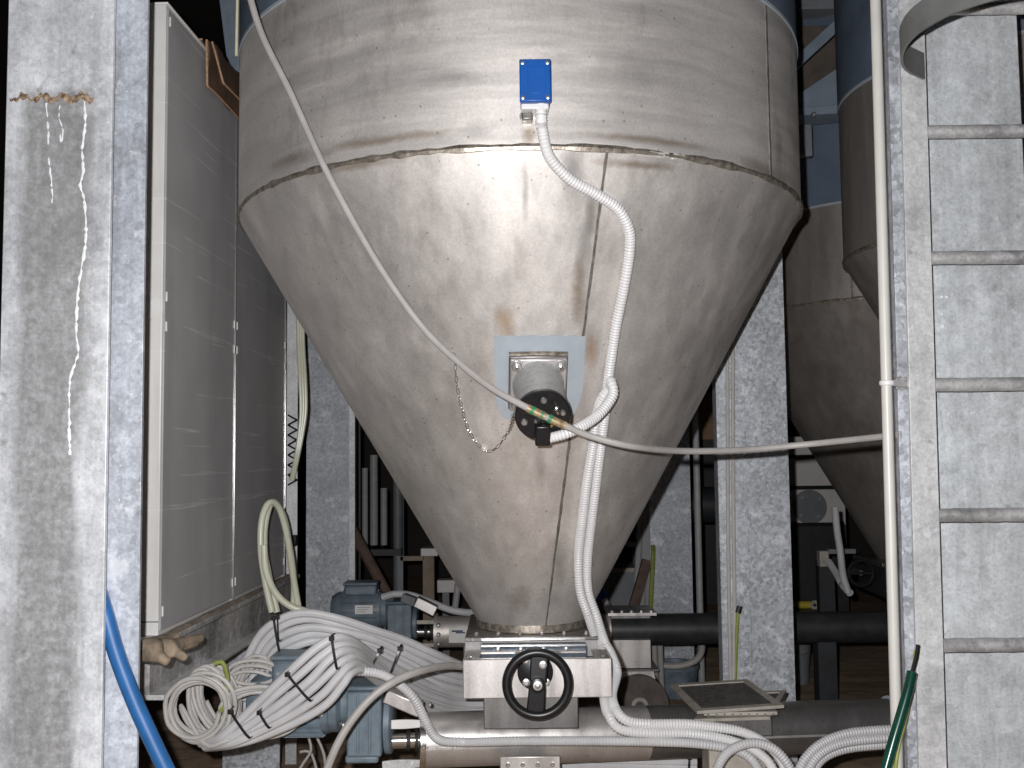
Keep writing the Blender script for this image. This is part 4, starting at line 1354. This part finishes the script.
for a, lb_ in zip(hl, hlab):
    tag(MB().tube(path(*a), .011, 12).build('clear_hose', M['hose_clear']), lb_, 'hose')
strut = empty('cable_rail', (at(291, 600, 4.0).x, 4.0, 0), 'narrow galvanised rail beside the far cabinet end', 'rail')
sxa, sxb = vx(286.5, 450, 4.0), vx(297.5, 450, 4.0)
MB().box((sxa, 4.0, 0), (sxb, 4.008, TOPZ)).build('face', M['galv_pale'], strut, .001)
MB().box((sxa, 4.008, 0), (sxa + .004, 4.04, TOPZ)).build('side', M['galv'], strut)
MB().box((vx(291, 540, 3.98), 3.96, at(294, 546, 3.98).z), (vx(297, 540, 3.98), 4.0, at(294, 535, 3.98).z)).build('black_clamp', M['black'], strut, .003)
for i in range(7):
    y = 415 + i * 10
    MB().bar(at(288, y, 3.985), at(297, y + 5, 3.975), .006, .006).bar(at(297, y + 5, 3.975), at(288, y + 10, 3.985), .006, .006).build('tie_strap', M['black'], strut)
for i in range(3):
    o = i * 2.4
    tag(MB().tube(path((297.5 + o, 300, 3.96), (298.5 + o, 345, 3.96), (300 + o * 1.1, 380, 3.95), (301 + o, 410, 3.95), (299 + o * .7, 435, 3.95), (296 + o * .5, 455, 3.95), (291 + o * .4, 480, 3.96)), .0075, 10).build('clear_hose', M['hose_clear']), 'milky hose in the bunch hanging on the rail beside the far cabinet', 'hose', 'hoses hanging on the rail')

# ------------------------------------------------------------------ ladder at the right
LY = 2.2
lad = empty('ladder', (1.1, LY, 0), 'galvanised steel ladder with round rungs along the right edge', 'ladder')


def strip(mb, a0, b0, a1, b1, Y, th, zt=TOPZ):     # vertical strip whose edges follow two slightly leaning lines
    def ln(top, bot, z):
        pt_, pb_ = at(top, 0, Y), at(bot, 768, Y)
        t = (z - pb_.z) / (pt_.z - pb_.z)
        return pb_.x + (pt_.x - pb_.x) * t
    return mb.hexa([V((ln(a0, b0, 0), Y, 0)), V((ln(a1, b1, 0), Y, 0)), V((ln(a1, b1, 0), Y + th, 0)), V((ln(a0, b0, 0), Y + th, 0)),
                    V((ln(a0, b0, zt), Y, zt)), V((ln(a1, b1, zt), Y, zt)), V((ln(a1, b1, zt), Y + th, zt)), V((ln(a0, b0, zt), Y + th, zt))])


strip(MB(), 899.5, 919, 924, 947, LY, .01).build('stringer', M['galv_pale'], lad, .001)
strip(MB(), 887, 908, 900.5, 920, LY + .03, .008).build('side_flange', M['galv_spangle'], lad, .001)
strip(MB(), 897, 917, 900, 920, LY + .04, .09).build('rear_web', M['galv'], lad)
xs2 = vx(940, 384, LY) + .42
MB().box((xs2, LY, 0), (xs2 + .06, LY + .01, TOPZ)).build('stringer', M['galv_pale'], lad, .001)
zr = [at(980, y, LY + .03).z for y in (645, 515, 384.5, 257.5, 131.5, 8)]
step = (zr[0] - zr[4]) / -4
zl = [zr[0] - step * k for k in (2, 1)] + zr + [zr[5] + step * k for k in (1, 2)]
for z in zl:
    if z < .05: continue
    x0_ = vx(940, 400, LY + .03) - .02
    rr = []
    for i in range(30):
        x = x0_ + (xs2 + .02 - x0_) * i / 29
        rr.append([V((x, LY + .03 + math.cos(a) * .0155, z + math.sin(a) * .0155 + random.uniform(-.0006, .0006))) for a in [2 * math.pi * k / 12 for k in range(12)]])
    MB().rings(rr).build('rung', M['galv_rung'], lad)
hoop = MB()
zh = at(922, 72, LY).z + .012
H = spline([V((.935, LY - .002, zh)), V((.875, LY - .05, zh + .004)), V((.837, LY - .13, zh + .008)), V((.832, LY - .22, zh + .012)), V((.872, LY - .31, zh + .016)), V((.96, LY - .37, zh + .02)), V((1.10, LY - .39, zh + .02)), V((1.24, LY - .33, zh + .02)), V((1.33, LY - .18, zh + .016)), V((xs2 + .02, LY - .002, zh))], .02)
rr = []
for i, p in enumerate(H):
    t = (H[min(i + 1, len(H) - 1)] - H[max(0, i - 1)]).normalized()
    o = t.cross(V((0, 0, 1))).normalized() * .003
    rr.append([p - o - V((0, 0, .03)), p + o - V((0, 0, .03)), p + o + V((0, 0, .03)), p - o + V((0, 0, .03))])
hoop.rings(rr).build('safety_hoop', simple('dull hoop steel', (0.19, 0.195, 0.19), 0.5, 0.3, .2, 12), lad)

# cream pipe
pa, pbt = at(875.5, 0, 2.15), at(897.5, 768, 2.15)
dd = (pa - pbt).normalized()
wp = empty('vertical_pipe', pbt - dd * (pbt.z / dd.z), 'slim cream vertical pipe left of the ladder', 'pipe')
MB().cyl(pbt - dd * (pbt.z / dd.z), pa + dd * ((TOPZ - pa.z) / dd.z), .0115, 20).build('pipe', M['white_pipe'], wp)
p = at(887, 383, 2.15)
cl = MB().torus(p, dd, .0135, .003, 24, 8, 2).bar(p + V((.01, 0, 0)), V((at(906, 383, 2.22).x, 2.215, p.z)), .012, .012).build('pipe_clip', M['conduit_white'], wp, .001)
p2 = at(905, 383, 2.222)
MB().box((p2.x - .02, 2.222, p2.z - .014), (p2.x + .02, 2.2295, p2.z + .014)).build('clip_plate', M['bolt'], wp, .001)
for dx in (-.008, .008):
    MB().lathe([(.004, 0), (.003, .003)], (p2.x + dx, 2.222, p2.z), (0, -1, 0), 10).build('screw', M['chrome'], wp)
# green hose and wire at the bottom right
gh = MB().tube(path((912, 672, 2.12), (908, 690, 2.11), (901, 715, 2.10), (893, 742, 2.09), (884, 775, 2.08), (876, 810, 2.07)), .0105, 12).build('green_hose', M['green_hose'])
tag(gh, 'dark green hose with black tip leaning on the ladder foot', 'hose')
MB().tube(path((918, 645, 2.14), (916, 658, 2.13), (912, 672, 2.12)), .004, 10).build('black_tip', M['black'], gh)
tag(MB().tube(path((916, 650, 2.17), (911, 690, 2.16), (905, 720, 2.15), (898, 750, 2.14), (893, 790, 2.14)), .0045, 8).build('earth_wire', M['yg']), 'green and yellow wire beside the dark green hose', 'wire')

# conduits and wire on the column right of the cone
for i, px in enumerate((728, 733.5)):
    tag(MB().tube(path((px - 1, 290, 3.482), (px - .5, 400, 3.482), (px, 520, 3.482), (px + 1, 600, 3.482), (px + 3 * (1 - i), 690, 3.482)), .0066, 10).build('column_conduit', M['coil']), ('slim grey conduit on the column right of the cone, left of the pair', 'slim grey conduit on the column right of the cone, right of the pair')[i], 'conduit')
yw = MB().tube(path((738, 612, 3.47), (737, 630, 3.47), (736, 655, 3.48), (735, 690, 3.48), (735, 715, 3.48)), .006, 8).build('earth_wire', M['yg'])
tag(yw, 'green and yellow wire with black end on the column right of the cone', 'wire')
MB().tube(path((740, 606, 3.47), (738, 613, 3.468)), .010, 8).build('black_end', M['black'], yw)

# ------------------------------------------------------------------ blue structure and rod upper left / upper right
def block(name, x0_, x1_, y0_, y1_, Y, depth, mat, label, cat, bev=.004):
    a = at(x0_, y1_, Y); b = at(x1_, y0_, Y)
    return tag(MB().box((a.x, Y, a.z), (b.x, Y + depth, b.z)).build(name, M[mat], None, bev), label, cat)


pA, pB = at(213, -40, 4.3), at(229, 78, 4.3)
bs_ = empty('blue_hanger', at(225, 70, 4.3), 'slate blue tapered steel hanger behind the hopper, upper left', 'bracket')
s = MB()
q1_, q2, q3, q4 = at(229, 76, 4.3), at(246, 76, 4.3), at(246, -60, 4.3), at(212, -60, 4.3)
dy = V((0, .06, 0))
s.hexa([q1_, q2, q2 + dy, q1_ + dy, q4, q3, q3 + dy, q4 + dy]).build('plate', simple('slate panel', (0.30, 0.36, 0.43), 0.5), bs_)
MB().box((at(229, 82, 4.28).x, 4.26, at(229, 82, 4.28).z), (at(240, 82, 4.28).x, 4.34, at(229, 74, 4.28).z)).build('foot', M['galv_pale'], bs_)
rp = at(236.3, 56, 2.86)
tag(MB().cyl(at(236.3, 56, 2.93), at(236.3, 56, 2.93) + V((.012, 0, 1.2)), .0045, 10).build('thin_rod', simple('pale yellow rod', (0.85, 0.80, 0.55), 0.4)), 'thin pale yellow rod beside the upper left hopper wall', 'rod')

# beams between the two hoppers, upper right
bmx = empty('blue_beam', at(815, 120, 4.0), 'slate blue bolted box beam between the hoppers, upper right', 'beam')
slate = simple('slate beam paint', (0.22, 0.27, 0.33), 0.5, 0, .15, 10)
a, b = at(790, 113, 3.95), at(850, 108, 3.95)
MB().hexa([a + V((0, 0, -.01)), b + V((0, 0, -.02)), b + V((0, .12, -.02)), a + V((0, .12, -.02)), a + V((0, 0, .02)), b + V((0, 0, .02)), b + V((0, .12, .02)), a + V((0, .12, .02))]).build('box_section', slate, bmx, .003)
MB().hexa([at(790, 112, 3.99), at(850, 104, 3.99), at(850, 104, 4.02), at(790, 112, 4.02), at(790, 100, 3.99), at(850, 60, 3.99), at(850, 60, 4.02), at(790, 100, 4.02)]).build('gusset', slate, bmx)
MB().lathe([(.012, 0), (.012, .01), (.006, .016)], at(813, 115, 3.945), (0, -1, -.2), 6).build('bolt', M['bolt'], bmx)
br = MB().bar(at(785, 74, 3.9), at(850, 14, 3.9), .05, .04).build('diagonal_brace', slate)
tag(br, 'slate blue diagonal brace between the hoppers, upper right', 'brace')
block('cross_beam', 785, 850, -14, 9, 4.1, .1, 'mach_grey', 'grey cross beam at the very top between the hoppers', 'beam')
block('wood_panel', 786, 850, 25, 98, 4.14, .03, 'wood_dim', 'brown panel behind the diagonal brace, upper right', 'panel')
block('wall_plate', 800, 812, 124, 156, 3.94, .03, 'mach_grey', 'small dark plate hanging below the box beam, upper right', 'plate')

# ------------------------------------------------------------------ background left of the cone
def vpipe(name, px, y0_, y1_, Y, r_, mat, label, cat='pipe', px1=None):
    return tag(MB().cyl(at(px, y1_, Y), at(px1 if px1 else px, y0_, Y), r_, 16).build(name, M[mat]), label, cat)


grey2 = 'mach_grey'
rk = empty('pipe_rack', (at(380, 600, 6.5).x, 6.5, 0), 'dark rack with upright pipes in the gap left of the cone', 'rack')
M['pale_dim'] = simple('pale dusty pipe', (0.40, 0.40, 0.40), 0.5)
for px, ya, yb, rr_ in ((365, 468, 545, .020), (374, 455, 545, .026), (384, 488, 545, .022), (398, 470, 612, .03)):
    a_, b_ = at(px, yb, 6.5), at(px, ya, 6.5)
    MB().cyl((a_.x, 6.5, a_.z), (a_.x, 6.5, b_.z), rr_, 16).build('upright_pipe', M['pale_dim'] if px < 390 else M['mach_grey'], rk)
a_, b_ = at(352, 552, 6.5), at(402, 552, 6.5)
MB().box((a_.x, 6.44, a_.z - .02), (b_.x, 6.56, a_.z + .02)).build('shelf', M['mach_dark'], rk)
for px in (356, 400):
    a_ = at(px, 552, 6.5)
    MB().box((a_.x - .02, 6.56, 0), (a_.x + .02, 6.6, 1.9)).build('post', M['mach_dark'], rk)
tag(MB().cyl(at(346, 518, 5.2), at(346, 518, 5.2) + (at(388, 596, 5.1) - at(346, 518, 5.2)) * (at(346, 518, 5.2).z / (at(346, 518, 5.2).z - at(388, 596, 5.1).z)), .028, 14).build('brown_bar', M['brown']), 'brown bar leaning diagonally left of the cone', 'bar')
wf = empty('timber_frame', (at(428, 600, 5.8).x, 5.8, 0), 'rough timber frame behind the cone tip, left side', 'frame')
a_, b_ = at(423, 640, 5.8), at(434, 555, 5.8)
MB().box((a_.x, 5.8, 0), (b_.x, 5.86, b_.z)).build('upright', M['wood'], wf, .003)
a_, b_ = at(400, 561, 5.8), at(424, 556, 5.8)
MB().box((a_.x, 5.8, a_.z), (b_.x, 5.84, b_.z)).build('rail', M['wood'], wf, .002)
MB().box((at(398, 640, 5.8).x, 5.8, 0), (at(403, 560, 5.8).x, 5.84, at(400, 556, 5.8).z)).build('upright', M['mach_grey'], wf)
a_, b_ = at(421, 556, 5.78), at(438, 548, 5.78)
MB().box((a_.x, 5.76, a_.z), (b_.x, 5.88, b_.z)).build('cap_block', M['white_app'], wf, .004)
wb = empty('white_unit', (at(448, 590, 6.0).x, 6.0, 0), 'pale box with a bent pipe on a stand just left of the cone tip', 'box')
a_, b_ = at(437, 593, 6.0), at(458, 580, 6.0)
MB().box((a_.x, 6.0, a_.z), (b_.x, 6.1, b_.z)).build('body', M['white_app'], wb, .006)
MB().tube(path((458, 584, 5.97), (456, 600, 5.97), (453, 622, 5.97)), .02, 12).build('pipe', M['conduit'], wb)
MB().box((a_.x + .03, 6.03, 0), (a_.x + .07, 6.07, a_.z)).build('stand', M['mach_grey'], wb)

# ------------------------------------------------------------------ background right of the cone
cb2 = empty('control_desk', (at(622, 600, 6.2).x, 6.2, 0), 'grey machine panel with horizontal bars behind the cone, lower right', 'machine')
a_, b_ = at(585, 640, 6.2), at(648, 572, 6.2)
MB().box((a_.x, 6.2, 0), (b_.x, 6.5, b_.z)).build('panel', M['mach_grey'], cb2, .004)
MB().box((a_.x, 6.17, b_.z), (b_.x, 6.5, b_.z + .03)).build('top_rail', M['frame_pale'], cb2, .003)
a_, b_ = at(610, 549, 6.2), at(640, 543, 6.2)
MB().box((a_.x, 6.3, a_.z), (b_.x, 6.34, b_.z)).build('bar', M['frame_pale'], cb2)
MB().box((b_.x - .03, 6.34, 0.5), (b_.x, 6.38, 1.2)).build('bar_post', M['mach_dark'], cb2)
a_, b_ = at(617, 564, 6.15), at(628, 553, 6.15)
MB().box((a_.x, 6.24, a_.z), (b_.x, 6.3, b_.z + .04)).build('black_switch', M['black'], cb2, .004)
for i, (px, px1, lb_) in enumerate(((635, 641, 'left'), (642, 646, 'middle'), (648, 648, 'right'))):
    tag(MB().tube([V((at(px, 612, 5.6).x, 5.6, 0)), at(px, 612, 5.6), at((px + px1) / 2, 560, 5.6), at(px1, 500, 5.6), at(px1 + 1, 440, 5.6)], .017, 10).build('riser_pipe', M['pale_dim']), lb_ + ' of three thin upright pipes between the cone and the rear column', 'pipe')
tag(MB().bar(at(632, 612, 5.45), at(647, 560, 5.45), .05, .04).build('rusty_brace', M['brown']), 'rusty brown brace leaning by the upright pipes, right of the cone tip', 'brace')
tag(MB().tube([at(650, 640, 5.25), at(651, 600, 5.25), at(653, 560, 5.25), at(653, 545, 5.25)], .012, 8).build('earth_wire', M['yg']), 'green and yellow wire on the left edge of the rear column', 'wire')
sbx = empty('blue_connector', at(598, 601, 5.0), 'small blue plug hanging beside the cone tip on the right', 'plug')
MB().bar(at(593, 585, 5.0), at(603, 598, 5.0), .06, .06).build('body', M['blue_box'], sbx, .006)
MB().tube(path((603, 598, 5.0), (608, 606, 5.0), (612, 612, 4.8), (614, 613, 4.58)), .015, 10).build('lead', M['conduit'], sbx)
tag(MB().cyl((at(697, 600, 5.28).x, 5.2, 0), (at(697, 600, 5.28).x, 5.2, TOPZ), .017, 14).build('riser_pipe', M['pale_dim']), 'thin grey upright pipe on the right edge of the rear column', 'pipe')
bp = at(700, 505, 6.4)
dp = empty('duct', (bp.x, 6.4, bp.z - .11), 'thick black horizontal duct seen between the two rear columns', 'duct')
MB().cyl((bp.x - .6, 6.4, bp.z), (bp.x + .22, 6.4, bp.z), .115, 32).build('pipe', M['mach_dark'], dp)
MB().cyl((bp.x - .02, 6.4, bp.z), (bp.x + .0, 6.4, bp.z), .125, 32).build('collar', M['mach_dark'], dp)
MB().box((bp.x - .3, 6.35, 0), (bp.x - .24, 6.45, bp.z - .08)).build('stand', M['mach_dark'], dp)
ph = empty('partition', (at(710, 420, 8).x, 8.0, 0), 'brown board partition far back between the columns', 'partition')
a_, b_ = at(660, 440, 8), at(780, 392, 8)
MB().box((a_.x, 8.0, a_.z), (b_.x, 8.05, b_.z)).build('board', simple('orange brown board', (0.42, 0.27, 0.16), 0.8), ph)
MB().box((a_.x, 8.0, 0), (b_.x, 8.05, a_.z)).build('lower_board', M['mach_dark'], ph)

# bucket with hose below the rear pipe
bc = at(676, 690, 5.05)
bk = empty('bucket', (bc.x, 5.05, 0), 'blue grey bucket below the black pipe with a hose looped over it', 'bucket')
zt_ = at(676, 667, 5.05).z
MB().lathe([(.09, 0), (.115, zt_), (.12, zt_), (.12, zt_ + .02), (.108, zt_ + .02), (.1, .02)], (bc.x, 5.05, 0), (0, 0, 1), 32).build('body', M['motor'], bk)
tag(MB().tube([at(640, 655, 4.85), at(655, 664, 4.85), at(678, 666, 4.84), at(696, 660, 4.84), at(702, 648, 4.86), at(698, 636, 4.9)], .016, 10).build('conduit', M['cable']), 'grey hose looping below the black pipe near the bucket', 'hose')
for i, px in enumerate((654, 660)):
    tag(MB().tube(path((px, 640, 4.8), (px + 1, 670, 4.8), (px + 3, 695, 4.8), (px + 12, 715, 4.8)), .015, 10, .1).build('conduit', M['cable']), ('grey conduit hanging below the black pipe, nearer the outlet box', 'grey conduit hanging below the black pipe, nearer the bucket')[i], 'conduit')

# white appliance with fan, right background
wa = empty('fan_unit', (at(808, 500, 6.6).x, 6.6, 0), 'white unit with round fan behind the far right hopper', 'fan unit')
a_, b_ = at(775, 526, 6.6), at(845, 489, 6.6)
MB().box((a_.x, 6.6, a_.z), (b_.x, 6.9, b_.z)).build('casing', M['white_app'], wa, .006)
a2, b2 = at(775, 487, 6.58), at(845, 436, 6.58)
MB().box((a2.x, 6.6, a2.z), (b2.x, 6.9, b2.z)).build('upper_casing', M['white_app'], wa, .006)
for y in (492 - 3, ):
    a3 = at(775, 490, 6.59)
fc = at(810, 507, 6.59)
fd = MB().lathe([(.112, 0), (.112, .008), (.0, .008)], (fc.x, 6.6, fc.z), (0, -1, 0), 40).build('fan_grille', M['mach_grey'], wa)
for k in range(4):
    th = R(40 + 90 * k)
    MB().lathe([(.012, 0), (.012, .012)], (fc.x + .08 * math.cos(th), 6.592, fc.z + .08 * math.sin(th)), (0, -1, 0), 10).build('bolt', M['bolt'], fd)
MB().box((a_.x, 6.6, 0), (b_.x, 6.9, a_.z)).build('base', M['mach_dark'], wa)
for y in (457, 488, 525):
    a3 = at(775, y, 6.58); b3 = at(845, y, 6.58)
    MB().box((a3.x, 6.585, a3.z - .012), (b3.x, 6.6, a3.z + .012)).build('trim', M['black'], wa)

# gate below the rear right hopper
zo = at(890, 562, 4.65).z
rg = empty('slide_gate', (Xc, 4.8, zo - .06), 'dark slide gate and chute under the rear right hopper', 'valve')
MB().box((Xc - .22, 4.6, zo - .02), (Xc + .22, 5.0, zo)).build('flange', M['steel_dark'], rg, .002)
MB().box((Xc - .2, 4.62, zo - .16), (Xc + .2, 4.98, zo - .02)).build('body', M['mach_dark'], rg, .003)
rz = UA.z + UR * .7
MB().hexa([V((Xc - .09, 4.46, rz)), V((Xc + .09, 4.46, rz)), V((Xc + .09, 4.62, rz)), V((Xc - .09, 4.62, rz)), V((Xc - .2, 4.62, zo - .16)), V((Xc + .2, 4.62, zo - .16)), V((Xc + .2, 4.98, zo - .16)), V((Xc - .2, 4.98, zo - .16))]).build('chute', M['mach_dark'], rg)
for i in range(5):
    MB().lathe([(.012, 0), (.012, .01), (.006, .015)], (Xc - .18 + .09 * i, 4.62, zo - .08 - .03 * (i % 2)), (0, -1, 0), 6).build('bolt', M['bolt'], rg)
wh = at(861, 573, 4.5)
MB().torus(wh, (0, 1, 0), .055, .009, 32, 10).bar(wh - V((.055, 0, 0)), wh + V((.055, 0, 0)), .02, .012).build('handwheel', M['black'], rg)
MB().cyl(wh, V((wh.x, 4.63, wh.z)), .012, 12).build('spindle', M['steel_dark'], rg)
sd = empty('sensor_stand', (at(828, 640, 4.75).x, 4.95, 0), 'dark post carrying a grey terminal box left of the rear right hopper gate', 'post')
a_, b_ = at(823, 700, 4.95), at(834, 562, 4.95)
MB().box((a_.x, 4.95, 0), (b_.x, 5.0, b_.z)).build('post', M['mach_dark'], sd)
a_, b_ = at(820, 567, 4.9), at(829, 551, 4.9)
MB().box((a_.x, 4.9, a_.z), (b_.x, 4.95, b_.z)).build('terminal_box', M['frame_pale'], sd, .004)
a_, b_ = at(829, 554, 4.9), at(856, 549, 4.9)
MB().box((a_.x, 4.9, a_.z), (b_.x, 4.95, b_.z)).build('arm', M['mach_grey'], sd, .002)
tag(MB().tube(path((835, 508, 4.42), (837, 530, 4.4), (840, 550, 4.4), (843, 575, 4.4), (848, 592, 4.42)), .016, 10, .1).build('conduit', M['conduit']), 'pale conduit hanging beside the rear right hopper, straight one', 'conduit')
tag(MB().tube(path((829, 562, 4.88), (836, 573, 4.7), (842, 584, 4.5), (850, 593, 4.42)), .016, 10, .1).build('conduit', M['conduit']), 'pale conduit running from the terminal box to the rear gate', 'conduit')
ys = empty('yellow_roll', at(805, 608, 6.0), 'yellow strap roll beyond the black pipe, right of the near column', 'strap roll')
a_, b_ = at(770, 609, 6.0), at(812, 601, 6.0)
yr = (b_.z - a_.z) / 2
MB().cyl((a_.x, 6.0, a_.z + yr), (b_.x, 6.0, a_.z + yr), yr, 20).build('roll', M['yellow'], ys)
MB().torus((b_.x + .01, 5.98, a_.z + yr), (0.3, 1, 0), yr * .85, .012, 24, 8).build('end_ring', M['frame_pale'], ys)
rk2 = empty('low_table', (at(800, 640, 6.0).x, 6.05, 0), 'low dark bench beyond the black pipe carrying a yellow roll', 'bench')
MB().box((a_.x - .05, 5.9, a_.z - .03), (b_.x + .1, 6.2, a_.z)).build('top', M['mach_dark'], rk2)
MB().box((a_.x + .02, 6.0, 0), (a_.x + .08, 6.06, a_.z - .03)).box((b_.x + .0, 6.0, 0), (b_.x + .06, 6.06, a_.z - .03)).build('leg', M['mach_dark'], rk2)
bq = at(792, 660, 5.3)
b2k = empty('bucket', (bq.x, 5.3, 0), 'pale grey bucket on the floor right of the near rear column', 'bucket')
zq = at(792, 641, 5.3).z
MB().lathe([(.08, 0), (.098, zq), (.102, zq), (.102, zq + .015), (.09, zq + .015), (.085, .02)], (bq.x, 5.3, 0), (0, 0, 1), 32).build('body', M['mach_grey'], b2k)
MB().tube([V((bq.x - .1, 5.3, zq)), V((bq.x - .05, 5.22, zq - .05)), V((bq.x + .05, 5.22, zq - .05)), V((bq.x + .1, 5.3, zq))], .004, 8).build('handle', M['bolt'], b2k)
